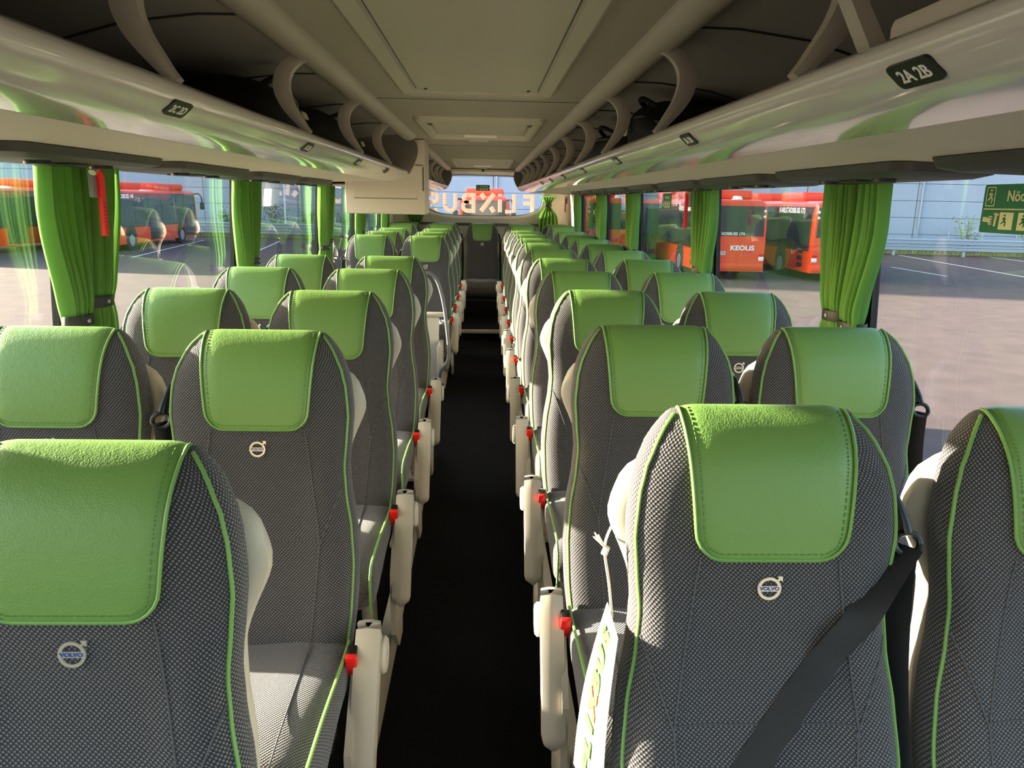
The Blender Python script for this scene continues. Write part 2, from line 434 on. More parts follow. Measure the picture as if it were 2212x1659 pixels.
# ------------------------------------------------------------------ ceiling hatches
def ceil_loop(cy, w, l, r, z): return [(x, cy+y, z) for x, y in rrect(w, l, r)]
h = empty('roof_hatch', (0, 1.95, 1.985), label='large beige roof hatch cover with rounded frame and two corner screws', cat='hatch')
b = MB()
lo = [rrect(.56, 2.05, .06), rrect(.55, 2.04, .06), rrect(.52, 2.0, .055), rrect(.44, 1.90, .045), rrect(.43, 1.89, .045)]
zz = [.0, -.012, -.024, -.020, -.008]
b.loft([[(x, y, z) for x, y in L] for L, z in zip(lo, zz)], cap0=False, cap1=False); b.build('frame', M_HATCH, h)
b = MB(); b.loft([[(x, y, z) for x, y in L] for L, z in zip([rrect(.424, 1.884, .043), rrect(.42, 1.88, .042), rrect(.40, 1.85, .04)], [-.006, -.0125, -.014])], cap0=False); b.build('cover_panel', M_HATCH, h)
b = MB(); b.ringplate([(x, y, -.009) for x, y in rrect(.432, 1.892, .045)], [(x, y, -.009) for x, y in rrect(.42, 1.88, .042)], (0, 0, .006)); b.build('gasket', M_DARKP, h)
for x in (-.178, .178):
    b = MB(); b.cyl((x, .86, -.015), (0, 0, 1), .006, .006, 12); b.build('screw', M_DARKP, h)
def small_hatch(y0, y1, label):
    cy = (y0+y1)/2; L = y1-y0
    h = empty('roof_hatch', (0, cy, 1.985), label=label, cat='hatch', group='small roof hatches')
    b = MB()
    lo = [rrect(.64, L, .04), rrect(.63, L-.01, .04), rrect(.60, L-.05, .035), rrect(.565, L-.13, .03), rrect(.555, L-.14, .03), rrect(.53, L-.20, .03)]
    zz = [0, -.016, -.026, -.026, -.012, .0]
    b.loft([[(x, y, z) for x, y in q] for q, z in zip(lo, zz)], cap0=False, cap1=False); b.build('frame', M_HATCH, h)
    b = MB(); b.box(-.25, .25, -L/2+.12, L/2-.22, -.010, -.001, .004); b.build('cover_panel', M_HATCH, h)
    b = MB(); b.box(-.10, .10, L/2-.19, L/2-.15, -.020, -.002, .004); b.build('handle', M_WHITE, h)
    for x in (-.255, .255):
        b = MB(); b.box(x-.012, x+.012, -L/2+.16, -L/2+.30, -.016, -.001, .003); b.build('catch', M_DARKP, h)
    b = MB(); b.box(-.07, .05, L/2-.045, L/2-.02, -.034, -.024, .003); b.build('pull_tab', M_ALU, h)
small_hatch(3.86, 5.0, 'small beige roof hatch with recessed handle between the large hatch and the rear hatch')
small_hatch(7.75, 9.15, 'small beige roof hatch nearest the rear window')

# ------------------------------------------------------------------ luggage racks
LIPO = [(.462, 1.768), (.444, 1.768), (.433, 1.760), (.430, 1.750), (.434, 1.741), (.445, 1.730), (.458, 1.7205), (.475, 1.7125), (.50, 1.7065), (.54, 1.7025), (.58, 1.7000)]
LIPI = [(.58, 1.707), (.54, 1.710), (.50, 1.715), (.475, 1.722), (.462, 1.732), (.458, 1.75)]
UND = [(.582, 1.6998), (.65, 1.6985), (.75, 1.6960), (.85, 1.6940), (1.00, 1.6890), (1.15, 1.6860), (1.15, 1.694), (.92, 1.700), (.70, 1.706), (.584, 1.707)]
SHELF = [(.468, 1.756), (.50, 1.747), (.60, 1.740), (.80, 1.730), (1.14, 1.722), (1.14, 1.712), (.80, 1.718), (.60, 1.729), (.50, 1.738)]
RAIL = [(.402, 1.988), (.405, 1.976), (.415, 1.962), (.433, 1.952), (.455, 1.949), (.475, 1.954), (.487, 1.966), (.492, 1.988)]
BRK = [(.450, 1.957), (.474, 1.949), (.498, 1.930), (.512, 1.902), (.511, 1.868), (.496, 1.833), (.470, 1.797), (.446, 1.766)]
def rack(sgn, y0, y1, round0, round1, label, brackets, plates):
    r = empty('luggage_rack', (sgn*.8, (y0+y1)/2, 1.75), label=label, cat='luggage rack', group='overhead luggage racks')
    ox, oy, oz = r.location
    Lr = .38
    st_ = [y0]
    if round0: st_ += [y0 + Lr*(1-math.cos(PI/2*k/8)) for k in range(1, 9)]
    if round1: st_ += [y1 - Lr*(1-math.cos(PI/2*(8-k)/8)) for k in range(0, 9)]
    else: st_ += [y1]
    def fac(y):
        f = 1.0
        if round0 and y < y0+Lr: t = 1-(y-y0)/Lr; f = .30 + .70*math.sqrt(max(0, 1-t*t))
        if round1 and y > y1-Lr: t = 1-(y1-y)/Lr; f = min(f, .30 + .70*math.sqrt(max(0, 1-t*t)))
        return f
    def part(nm, sec, m, tap=True):
        b = MB(); b.loft([[(sgn*(1.15 - (1.15-x)*(fac(y) if tap else 1)) - ox, y-oy, z-oz) for x, z in sec] for y in st_])
        return b.build(nm, m, r, angle=50)
    part('lip_panel', LIPO+LIPI, M_LIP); part('underside', UND, M_UNDER); part('shelf_lining', SHELF, M_COVE)
    # rail under the ceiling edge
    b = MB(); b.prism([(sgn*x-ox, z-oz) for x, z in RAIL], y0+(.12 if round0 else 0)-oy, y1-(.12 if round1 else 0)-oy); b.build('ceiling_rail', M_SHELL, r, angle=60)
    for y in brackets:
        b = MB(); P = smooth_path([(sgn*x-ox, y-oy, z-oz) for x, z in BRK], 4)
        n = len(P)
        b.strap(P, [.026 + .006*math.sin(PI*i/(n-1)) for i in range(n)], [.018+.024*math.sin(PI*min(1, i/(n-1)*1.05))**1.3 for i in range(n)], (0, 1, 0)); b.build('bracket', M_SHELL, r)
    # end panels (grey, bulging towards the aisle)
    for rd, ye in ((round0, y0+.10), (round1, y1-.10)):
        if not rd: continue
        edge = smooth_path([(.44, 0, 1.983), (.405, 0, 1.94), (.396, 0, 1.89), (.41, 0, 1.83), (.45, 0, 1.752)], 5)
        loop = [(sgn*p.x-ox, ye-oy, p.z-oz) for p in edge] + [(sgn*x-ox, ye-oy, z-oz) for x, z in ((.80, 1.738), (1.13, 1.725), (1.11, 1.77), (1.04, 1.85), (.91, 1.915), (.75, 1.962), (.59, 1.982))]
        b = MB(); b.plate(loop, (0, .02, 0)); b.build('end_panel', M_ENDP, r)
        b = MB(); b.tube([(sgn*(p.x-.002)-ox, ye+.01-oy, p.z-oz) for p in edge], .006, 6); b.build('edge_trim', M_SHELL, r)
    for y, txt in plates:
        pl = empty('seat_number_plate'); pl.parent = r
        tx_ = Vector((0, -sgn, 0)); dn = Vector((sgn*.024, 0, -.0205)).normalized()      # along the coach / down the lip
        nz = tx_.cross(-dn).normalized()
        pl.matrix_local = Matrix.Translation(Vector((sgn*.4465-ox, y-oy, 1.7285-oz)) + nz*.0012) @ Matrix((tx_, -dn, nz)).transposed().to_4x4()
        b = MB(); b.plate([(px_, py_, -.003) for px_, py_ in rrect(.078, .030, .008, 4)], (0, 0, .004)); b.build('plate_body', M_BLACK, pl)
        if txt: put('number_text', text_mesh(txt, .021, M_WHITE, .0004, .0004), pl, (0, -.001, .0012))
    return r
rack(1, -1.6, 10.15, False, True, 'long glossy beige luggage rack on the side opposite the stairwell',
     [.22+.86*k for k in range(12) if .22+.86*k < 9.9],
     [(.775, '2A 2B'), (1.62, '3A 3B'), (2.50, '4A 4B'), (3.35, '5A 5B'), (4.2, '6A 6B'), (5.0, '7A 7B'), (5.8, '8A 8B')])
rack(-1, -1.6, 5.12, False, True, 'glossy beige luggage rack that ends above the stairwell with a rounded nose',
     [.36+.915*k for k in range(5)],
     [(.42, '1C 1D'), (1.27, '2C 2D'), (2.16, '3C 3D'), (3.0, '4C 4D'), (3.85, '')])
rack(-1, 5.85, 10.15, False, True, 'short rear luggage rack beyond the stairwell cover box',
     [6.3, 7.1, 7.9, 8.7, 9.45], [])

# divider at the front of the rack opposite the stairwell, with a light box beyond it
d = empty('rack_divider', (.56, .93, 1.77), label='pale upright divider and box at the front end of the luggage rack', cat='divider')
b = MB(); b.plate([on_y(u, v, .93)-d.location for u, v in ((1805, -120), (1842, -120), (1868, -20), (1922, 105), (1884, 116), (1832, -20))], (0, .03, 0)); b.build('upright', M_SHELL, d)
b = MB(); b.box(-.08, .50, -.85, -.02, -.01, .035, .01); b.build('box', M_TRIM, d)
b = MB(); b.box(-.04, .50, -.07, -.05, -.008, .19); b.build('back_plate', M_ENDP, d)

# stairwell cover box hanging from the ceiling
cb = empty('stairwell_cover', (-.62, 5.42, 1.72), label='beige cover box hanging from the ceiling over the stairwell', cat='cover box')
b = MB(); b.box(-.285, .25, -.12, .24, -.225, .262, .012); b.build('box_body', M_TRIM, cb)
b = MB(); lp = [(-.22, -.07), (-.22, -.115), (-.21, -.12), (.19, -.12), (.195, -.10), (.21, -.09), (.232, -.075), (.232, .08), (.222, .092), (-.20, .092)]
b.plate([(x, -.124, z) for x, z in lp], (0, .005, 0)); b.build('front_flap', M_TRIM, cb)
b = MB(); b.box(.234, .240, -.1235, -.118, -.07, .085); b.box(.15, .236, -.1235, -.118, .094, .098); b.box(-.225, .195, -.1232, -.118, -.1245, -.1205); b.build('flap_gap', M_DARKP, cb)

# reading-lamp panels on the underside of the racks
def lamp_panel(sgn, y, label):
    t = empty('reading_lamp_panel', (sgn*.97, y, 1.686), label=label, cat='lamp panel', group='reading lamp panels under the racks')
    b = MB(); L = [rrect(.23, .70, .04), rrect(.22, .68, .04), rrect(.19, .60, .04)]
    b.loft([[(x, yy, z - sgn*x*.018) for x, yy in q] for q, z in zip(L, (.004, -.014, -.022))]); b.build('panel_body', M_DARKP, t)
    for yy in (-.14, .14):
        b = MB(); b.cyl((-sgn*.03, yy, -.025), (0, 0, 1), .028, .008, 16); b.build('lamp_lens', M_BLACK, t)
    b = MB(); b.box(-.05, .05, -.05, .05, -.027, -.020, .003); b.build('speaker_grille', M_BLACK, t)
for i, y in enumerate(ROWS_R[:9]):
    lamp_panel(1, y-.02, 'dark reading lamp panel under the long rack, above row %s from the back bench' % ['twelve', 'eleven', 'ten', 'nine', 'eight', 'seven', 'six', 'five', 'four'][i])
for i, y in enumerate(ROWS_L):
    lamp_panel(-1, y+.12, 'dark reading lamp panel under the stairwell-side rack, above row %s before the stairwell' % ['five', 'four', 'three', 'two', 'one'][i])

# ------------------------------------------------------------------ seat
HW = [(0, .214), (.10, .224), (.20, .226), (.28, .219), (.36, .205), (.42, .200), (.48, .206), (.54, .211), (.60, .206), (.64, .196), (.67, .182), (.695, .166), (.712, .150), (.72, .140)]
HT = .72
def hw(h): return table(HW, h)
def tk(h):
    base = table([(0, .060), (.2, .058), (.42, .052), (.56, .060), (.65, .060)], h)
    if h > .645: base *= math.sqrt(max(0.0, 1-((h-.645)/(HT-.645))**2))
    return base
def ymid(h): return .050 + h*.305 + .018*math.sin(PI*min(1, h/.45)) * (1 if h < .45 else 0) - .030*sstep(.40, .64, h)
ZS = .42
PW = 3.2
def front(x, h, off=0.0):
    W_ = hw(h); q = min(1.0, abs(x)/W_)
    d = tk(h)*(1-q**PW)**(1/PW)
    bol = .013*sstep(.42, .72, q)*(1-sstep(.40, .50, h))*(1-sstep(.85, 1.0, q))
    return Vector((x, ymid(h)-d-bol-off, ZS+h))
def seat_meshes():
    R = {}
    hs = [HT*k/26 for k in range(24)] + [.672, .69, .704, .713, .718, HT]
    n = 48; b = MB(); rings = []
    for h_ in hs:
        ring = []
        for k in range(n):
            a = 2*PI*k/n; c, s_ = math.cos(a), math.sin(a)
            x = hw(h_)*math.copysign(abs(c)**(2/PW), c)
            if s_ <= 0: p = front(x, h_)
            else:
                p = Vector((x, ymid(h_)+max(.0005, tk(h_)*.75)*abs(s_)**(2/PW), ZS+h_))
            ring.append(p)
        rings.append(ring)
    b.loft(rings); R['backrest'] = b.mesh('backrest', M_FAB)
    # green headrest cover
    def wc(d):
        ws = .112 + .019*min(1, d/.21); r = .040
        return ws - (r*(1-math.sqrt(max(0, 1-(1-d/r)**2))) if d < r else 0)
    h0 = .512; rows = []
    lv = [h0 + .245*(k/22)**1.0 for k in range(23)]
    lv = [min(x, HT) for x in lv]
    ds = [0, .0015, .005, .011, .02, .032] + [.045+.0105*k for k in range(15)]
    lv = [h0+d for d in ds if h0+d < .688] + [.694, .700, .706, .711, .715, .718, .7195]
    P = []
    for h_ in lv:
        w_ = min(wc(h_-h0), hw(h_)*.95)
        P.append([front(w_*(-1+2*j/20), h_) for j in range(21)])
    for h_ in (.719, .714, .704, .69, .672):
        w_ = min(wc(h_-h0), hw(h_)*.95)
        P.append([Vector((w_*(-1+2*j/20), ymid(h_)+tk(h_)*.75*(1-min(1, abs(w_*(-1+2*j/20))/hw(h_))**PW)**(1/PW), ZS+h_)) for j in range(21)])
    Q = []
    for i in range(len(P)):
        row = []
        for j in range(21):
            a = P[min(i+1, len(P)-1)][j]-P[max(i-1, 0)][j]; c = P[i][min(j+1, 20)]-P[i][max(j-1, 0)]
            nn = c.cross(a)
            nn = nn.normalized() if nn.length > 1e-9 else Vector((0, -1, 0))
            if nn.y > .9 and i < len(P)-8: nn = -nn
            e = min(.0055, .0008 + .0032*min(j, 20-j, i))
            row.append(P[i][j] + nn*e)
        Q.append(row)
    b = MB(); b.grid(Q); R['headrest_cover'] = b.mesh('headrest_cover', M_LEA, angle=80)
    # piping round the cover and its stitching
    edgeL = [Q[i][0] for i in range(len(Q))]; edgeR = [Q[i][20] for i in range(len(Q))]
    path = list(reversed(edgeL)) + Q[0][1:20] + edgeR
    fwd = Vector((0, -.003, .001))
    b = MB(); b.tube([p+fwd for p in path], .0027, 6); R['cover_piping'] = b.mesh('cover_piping', M_PIP)
    b = MB()
    ins = [Q[i][1] for i in range(len(Q)-6, 3, -1)] + [Q[3][j] for j in range(2, 19)] + [Q[i][19] for i in range(4, len(Q)-6)]
    ln = 0.0
    for a, c in zip(ins, ins[1:]):
        L = (c-a).length; m_ = max(1, int(L/.0055))
        for k in range(m_):
            s0 = a.lerp(c, (k+.15)/m_); s1 = a.lerp(c, (k+.75)/m_)
            b.tube([s0+fwd*.35, s1+fwd*.35], .0007, 4)
    R['stitching'] = b.mesh('stitching', M_STI, False)
    # edge piping of the backrest
    for sg in (-1, 1):
        b = MB(); b.tube([front(sg*hw(h_)*.955, h_, .002) for h_ in [.0+.715*k/40 for k in range(41)]], .0031, 6)
        R['edge_piping%d' % sg] = b.mesh('edge_piping', M_PIP)
    b = MB()
    for sg in (-1, 1):
        b.tube([front(sg*x, h_, .0006) for x, h_ in [(lerp(.106, .142, min(1, t*2)) if t < .5 else lerp(.142, .125, t*2-1), .511*(1-t)) for t in [k/16 for k in range(17)]]], .0016, 5)
        b.tube([front(sg*lerp(.190, .138, k/8), lerp(.385, .245, k/8), .0006) for k in range(9)], .0016, 5)
    b.tube([front(lerp(-.14, .14, k/12), .262, .0004) for k in range(13)], .0012, 5)
    R['seam'] = b.mesh('seam', M_FAB2)
    # emblem: ring, arrow, bar; lettering
    c = front(0, .468, .0025); tilt = math.atan2(front(0, .483).y-front(0, .453).y, .03)
    b = MB(); n = 28; ro, ri = .0180, .0135
    b.ringplate([(ro*math.cos(2*PI*k/n), -.001, ro*math.sin(2*PI*k/n)) for k in range(n)], [(ri*math.cos(2*PI*k/n), -.001, ri*math.sin(2*PI*k/n)) for k in range(n)], (0, .003, 0))
    b.box(-.0178, .0178, -.0012, .0015, -.0042, .0042)
    b.plate([(.0105, -.001, .0128), (.0128, -.001, .0105), (.0160, -.001, .0137), (.0195, -.001, .0112), (.0195, -.001, .0195), (.0112, -.001, .0195), (.0137, -.001, .0160)], (0, .003, 0))
    R['emblem'] = b.mesh('emblem', M_CHROME, False); R['emblem_at'] = (c, tilt)
    # plastic back shell with shoulder ears
    b = MB(); rings = []
    for k in range(44):
        h_ = -.02 + .68*k/43
        ear = .032*math.exp(-((h_-.545)/.072)**2)
        f = 1.0 if h_ < .60 else math.sqrt(max(.05, 1-((h_-.60)/.062)**2))
        W_ = (hw(max(0, h_))*.94+ear)*f
        ring = []
        for q in range(28):
            a = 2*PI*q/28; cc, ss = math.cos(a), math.sin(a)
            ring.append((W_*math.copysign(abs(cc)**.55, cc), ymid(h_)+.058+.030*math.copysign(abs(ss)**.6, ss), ZS+h_))
        rings.append(ring)
    b.loft(rings); R['back_shell'] = b.mesh('back_shell', M_SHELL)
    # cushion: rounded slab with a deep front roll
    b = MB(); rings = []
    for k in range(26):
        t = k/25; y = .05 - .50*t
        f = math.sqrt(max(0, 1-((t-.86)/.14)**2)) if t > .86 else 1.0
        f = max(f, .02)
        if t < .05: f = .8+4*t
        top = .475 + .018*sstep(.1, .75, t); bot = lerp(.37, .315, sstep(.3, .9, t))
        zc, hz = (top+bot)/2, (top-bot)/2*f
        W_ = .222*(1 if f > .99 else .94+.06*f)
        ring = []
        for q in range(40):
            a = 2*PI*q/40; cc, ss = math.cos(a), math.sin(a)
            x = W_*math.copysign(abs(cc)**.5, cc); z = zc + hz*math.copysign(abs(ss)**.5, ss)
            if ss > 0: z -= .010*math.exp(-(x/.10)**2)*min(1, f)
            ring.append((x, y, z))
        rings.append(ring)
    b.loft(rings); R['cushion'] = b.mesh('cushion', M_FAB)
    for sg in (-1, 1):
        P = []
        for k in range(20):
            t = k/19; y = .02-.44*t
            P.append((sg*.214, y, .469+.017*sstep(.1, .75, t)))
        P += [(sg*.213, -.436, .474), (sg*.212, -.449, .45), (sg*.212, -.452, .42), (sg*.212, -.452, .37), (sg*.212, -.447, .34)]
        b = MB(); b.tube(P, .0036, 6); R['cushion_piping%d' % sg] = b.mesh('cushion_piping', M_PIP)
    b = MB()
    for sg in (-1, 1): b.tube([(sg*lerp(.13, .15, k/12), .0-.40*k/12, .4745+.018*sstep(.1, .75, k/12*.84)) for k in range(13)], .0016, 5)
    b.tube([(lerp(-.13, .13, k/10), -.10-.02*math.sin(PI*k/10), .4655) for k in range(11)], .0014, 5)
    R['cushion_seam'] = b.mesh('cushion_seam', M_FAB2)
    # base: two legs, beam
    b = MB(); b.box(-.20, .20, -.30, .06, .33, .37, .006); b.box(-.20, .20, -.14, -.08, .30, .335); R['base_frame'] = b.mesh('base_frame', M_DARKP)
    b = MB(); b.strap([(0, -.06, .0), (0, -.08, .15), (0, -.12, .32)], .10, .035, (0, 1, 0)); b.box(-.03, .03, -.16, .02, 0, .02, .004); R['leg'] = b.mesh('leg', M_SHELL)
    # aisle armrest folded down, pivot disc, side plate
    b = MB(); P = smooth_path([(0, .035, .50), (0, .0, .485), (0, -.06, .40), (0, -.13, .28), (0, -.17, .205)], 5); n = len(P)
    b.strap(P, [.060*math.sqrt(max(.012, 1-(1-min(1, i/3.5, (n-1-i)/2.0))**2)) for i in range(n)], [.054*math.sqrt(max(.015, 1-(1-min(1, i/3.5, (n-1-i)/2.0))**2)) for i in range(n)], (0, 1, .55)); R['armrest_pad'] = b.mesh('armrest_pad', M_SHELL, angle=60)
    b = MB(); b.cyl((0, .01, .44), (1, 0, 0), .042, .026, 24, bev=.006); R['pivot_disc'] = b.mesh('pivot_disc', M_SHELL)
    b = MB(); b.plate([(0, .06, .47), (0, -.03, .47), (0, -.10, .40), (0, -.16, .33), (0, -.16, .12), (0, -.06, .02), (0, .03, .02), (0, .06, .20)], (.016, 0, 0)); R['side_plate'] = b.mesh('side_plate', M_SHELL, False)
    # buckle
    b = MB(); b.box(-.011, .011, -.016, .016, -.035, .030, .004); R['buckle_body'] = b.mesh('buckle_body', M_BLACK)
    b = MB(); b.box(-.0125, .0125, -.024, -.010, -.030, .033, .003); R['buckle_button'] = b.mesh('buckle_button', M_RED)
    # belt guide on the window-side shoulder (built for +x) and hanging strap
    hh = .555; W_ = hw(hh)
    b = MB(); b.strap(smooth_path([(W_-.03, ymid(hh)+.03, ZS+hh+.055), (W_-.002, ymid(hh)+.02, ZS+hh+.045), (W_+.012, ymid(hh), ZS+hh+.01), (W_+.018, ymid(hh)-.015, ZS+hh-.02)], 4), .04, .012, (0, 1, .3)); R['guide_arm'] = b.mesh('guide_arm', M_BLACK)
    b = MB(); cc = Vector((W_+.018, ymid(hh)-.025, ZS+hh-.033)); b.tube([cc + Vector((.021*math.cos(2*PI*k/16), .006*math.sin(2*PI*k/16), .016*math.sin(2*PI*k/16))) for k in range(17)], .0055, 8); R['guide_loop'] = b.mesh('guide_loop', M_BLACK)
    b = MB(); b.strap(smooth_path([(W_+.018, ymid(hh)-.02, ZS+hh-.038), (W_+.020, ymid(.42)-.005, ZS+.42), (W_+.022, ymid(.25), ZS+.25), (W_+.020, .05, ZS+.02), (W_+.014, .03, ZS-.10)], 5), .042, .002, (.75, -1, 0)); R['belt_strap'] = b.mesh('belt_strap', M_BELT)
    return R
SM = seat_meshes()
E_TXT = text_mesh('VOLVO', .0078, M_BLUE, .0003, .0003, 1.15)
def seat(x, ytop, label, group, belt_side, aisle_side, dz=0.0, armrest=True, legs=True, tilt=0.0):
    s = empty('coach_seat', (x, ytop-.235, POD+dz), label=label, cat='seat', group=group)
    P = lambda nm, key=None, **k: put(nm, SM[key or nm], s, **k)
    P('backrest'); hc = P('headrest_cover'); put('cover_piping', SM['cover_piping'], hc); put('stitching', SM['stitching'], hc)
    P('edge_piping', 'edge_piping1'); P('edge_piping', 'edge_piping-1'); P('seam'); P('back_shell')
    c, t = SM['emblem_at']
    e = put('emblem', SM['emblem'], s, c, (-t, 0, 0))
    put('emblem_lettering', E_TXT, e, (0, -.0016, 0), (PI/2, 0, 0))
    cu = P('cushion'); put('cushion_piping', SM['cushion_piping1'], cu); put('cushion_piping', SM['cushion_piping-1'], cu); put('cushion_seam', SM['cushion_seam'], cu)
    P('base_frame')
    if legs:
        for sx in (-.15, .15): P('leg', loc=(sx, 0, 0))
    if armrest:
        ax = aisle_side*.262
        a = P('armrest', 'armrest_pad', loc=(ax, 0, 0)); put('pivot_disc', SM['pivot_disc'], a, (aisle_side*.026, 0, 0))
        P('side_plate', loc=(aisle_side*.236 - .008, 0, -.02))
        bk = P('buckle', 'buckle_body', loc=(aisle_side*.231, -.035, .458), rot=(.35, 0, 0)); put('release_button', SM['buckle_button'], bk)
    g = P('belt_guide', 'guide_arm'); gl = put('guide_loop', SM['guide_loop'], g); bs = P('belt_strap')
    if belt_side < 0:
        for o in (g, bs): o.scale = (-1, 1, 1)
    return s
ORD = ['first', 'second', 'third', 'fourth', 'fifth', 'sixth', 'seventh', 'eighth', 'ninth', 'tenth', 'eleventh', 'twelfth']
G_S = 'grey coach seats with green headrests'
front_seat = None
nR = len(ROWS_R)
for i, y in enumerate(ROWS_R):
    o = ORD[nR-1-i+1]
    dz = .03 if y > 8.5 else 0
    if i == 0:
        front_seat = seat(.467, y, 'grey coach seat with green headrest, black belt drawn across it and a hanging card tag', G_S, 1, -1, dz)
    else:
        seat(.467, y, 'grey coach seat, green headrest, aisle place opposite the stairwell side, %s row from back bench' % o, G_S, 1, -1, dz)
    seat(.938 if i else .958, y+.005, 'grey coach seat, green headrest, window place opposite the stairwell side, %s row from back bench' % o, G_S, 1, -1, dz, armrest=False)
for i, y in enumerate(ROWS_L):
    o = ORD[len(ROWS_L)-1-i]
    seat(-.48 if i else -.50, y if i else 1.01, 'grey coach seat, green headrest, aisle place on stairwell side, %s row before the stairwell' % o, G_S, -1, 1, 0 if i else -.025)
    seat(-.955 if i else -.98, y+.01, 'grey coach seat, green headrest, window place on stairwell side, %s row before the stairwell' % o, G_S, -1, 1, armrest=False)
for i, y in enumerate(ROWS_L2):
    dz = .03 if y > 8.5 else 0
    seat(-.467, y, 'grey coach seat, green headrest, aisle place, %s row behind the stairwell handrail' % ORD[i], G_S, -1, 1, dz)
    seat(-.936, y, 'grey coach seat, green headrest, window place, %s row behind the stairwell handrail' % ORD[i], G_S, -1, 1, dz, armrest=False)
for x, nm in ((0, 'middle back bench seat with green headrest facing straight down the aisle'), (-.475, 'back bench seat next to the middle one on the stairwell side'), (-.945, 'back bench corner seat by the curtain on the stairwell side'),
              (.475, 'back bench seat next to the middle one opposite the stairwell side'), (.945, 'back bench corner seat by the curtain opposite the stairwell side')):
    seat(x, Y_BACK, nm, G_S, 1, -1, .02, armrest=False, legs=False)
b = MB(); b.box(-1.18, 1.18, 9.35, 10.3, .372, .47); struct(b.build('floor_back_bench', M_DARKP))

# belt drawn across the front seat, hanging card tag with cord
hh = .555; W_ = hw(hh)
pts = [Vector((W_+.018, ymid(hh)-.03, ZS+hh-.036))]
for k in range(1, 12):
    t = k/11; h_ = lerp(hh-.06, .02, t); x = lerp(W_*.93, -.165, t**.95)
    pts.append(front(x, h_, .006) + Vector((0, -.006, 0)))
b = MB(); b.strap(smooth_path(pts, 3), .046, .002, (.80, 0, .55)); b.build('belt_across', M_BELT, front_seat)
TG = Vector((.24, ROWS_R[0], POD))
tg = empty('hanging_tag', TG, label='cream card tag with green lettering hanging on a cord beside the belted seat', cat='tag')
def W3(x, y, z): return Vector((x, y, z)) - TG
b = MB(); b.tube(smooth_path([W3(.262, 1.20, 1.085), W3(.238, 1.15, 1.072), W3(.226, 1.10, 1.066), W3(.236, 1.105, 1.01), W3(.247, 1.12, .94)], 5), .0022, 6); b.build('cord', M_ROPE, tg)
b = MB(); b.cyl(W3(.227, 1.10, 1.068), (.3, 0, 1), .0055, .013, 8)
for k in range(7): b.tube([W3(.227, 1.10, 1.072), W3(.217-.0015*k, 1.10+.003*(k-3), 1.088+.004*(k % 3))], .0012, 4)
b.build('cord_knot', M_ROPE, tg)
def card(s_, a_):
    L_ = Vector((.243, 1.15, .950)).lerp(Vector((.200, 1.16, .628)), s_); R_ = Vector((.238, 1.02, .962)).lerp(Vector((.222, .985, .66)), s_)
    p = L_.lerp(R_, a_); p.x -= .010*math.sin(PI*s_)*(1-a_*.5); return p - TG
b = MB(); th = Vector((.0012, .0004, 0))
rings = []
for k in range(13):
    t = k/12; f_ = [card(t, q/4) for q in range(5)]
    rings.append(f_ + [p+th for p in reversed(f_)])
b.loft(rings); b.build('card', M_TAG, tg)
up_ = (card(.3, .5)-card(.8, .5)).normalized(); lf = (card(.5, 0)-card(.5, 1)); lf = (lf - up_*lf.dot(up_)).normalized(); nz = up_.cross(lf)
if nz.x > 0 and nz.y > 0: nz = -nz
for k, (ch, mm) in enumerate(zip('FLIXBUS', [M_TGREEN]*3+[M_TORANGE]+[M_TGREEN]*3)):
    t = .86-.125*k
    o = put('printed_letter', text_mesh(ch, .056, mm, .0003, .0042), tg)
    o.matrix_local = Matrix.Translation(card(t, .45)-th*1.6) @ Matrix((up_, lf, up_.cross(lf))).transposed().to_4x4()

# ------------------------------------------------------------------ stairwell partition and handrail
pt = empty('stairwell_partition', (-.62, 5.98, 0), label='low beige partition wall behind the stairwell', cat='partition')
b = MB(); b.box(-.55, .30, -.02, .02, .0, .70, .008); b.build('panel', M_TRIM, pt)
b = MB(); b.box(-.55, .345, -.035, .10, .70, .725, .008); b.build('top_ledge', M_SHELL, pt)
b = MB(); b.box(.30, .335, -.30, .02, -.05, .52, .012); b.build('side_post', M_SHELL, pt)
hr = empty('handrail', (-.30, 5.6, 0), label='curved grey grab handrail beside the stairwell', cat='handrail')
PX = [(921, 590), (932, 592), (944, 606), (953, 632), (960, 665), (965, 705), (969, 745), (969, 772), (964, 785), (956, 795)]
P = [on_y(u, v, 5.62) - hr.location for u, v in PX]
b = MB(); b.tube(smooth_path([(P[0].x-.15, .05, P[0].z-.02)] + P + [(P[-1].x-.02, .06, P[-1].z-.06), (P[-1].x-.02, .08, P[-1].z-.14)], 4), .0135, 10); b.build('tube', M_TUBE, hr)
b = MB(); b.cyl((P[-1].x-.02, .08, P[-1].z-.16), (0, 0, 1), .026, .05, 14); b.build('foot_socket', M_DARKP, hr)

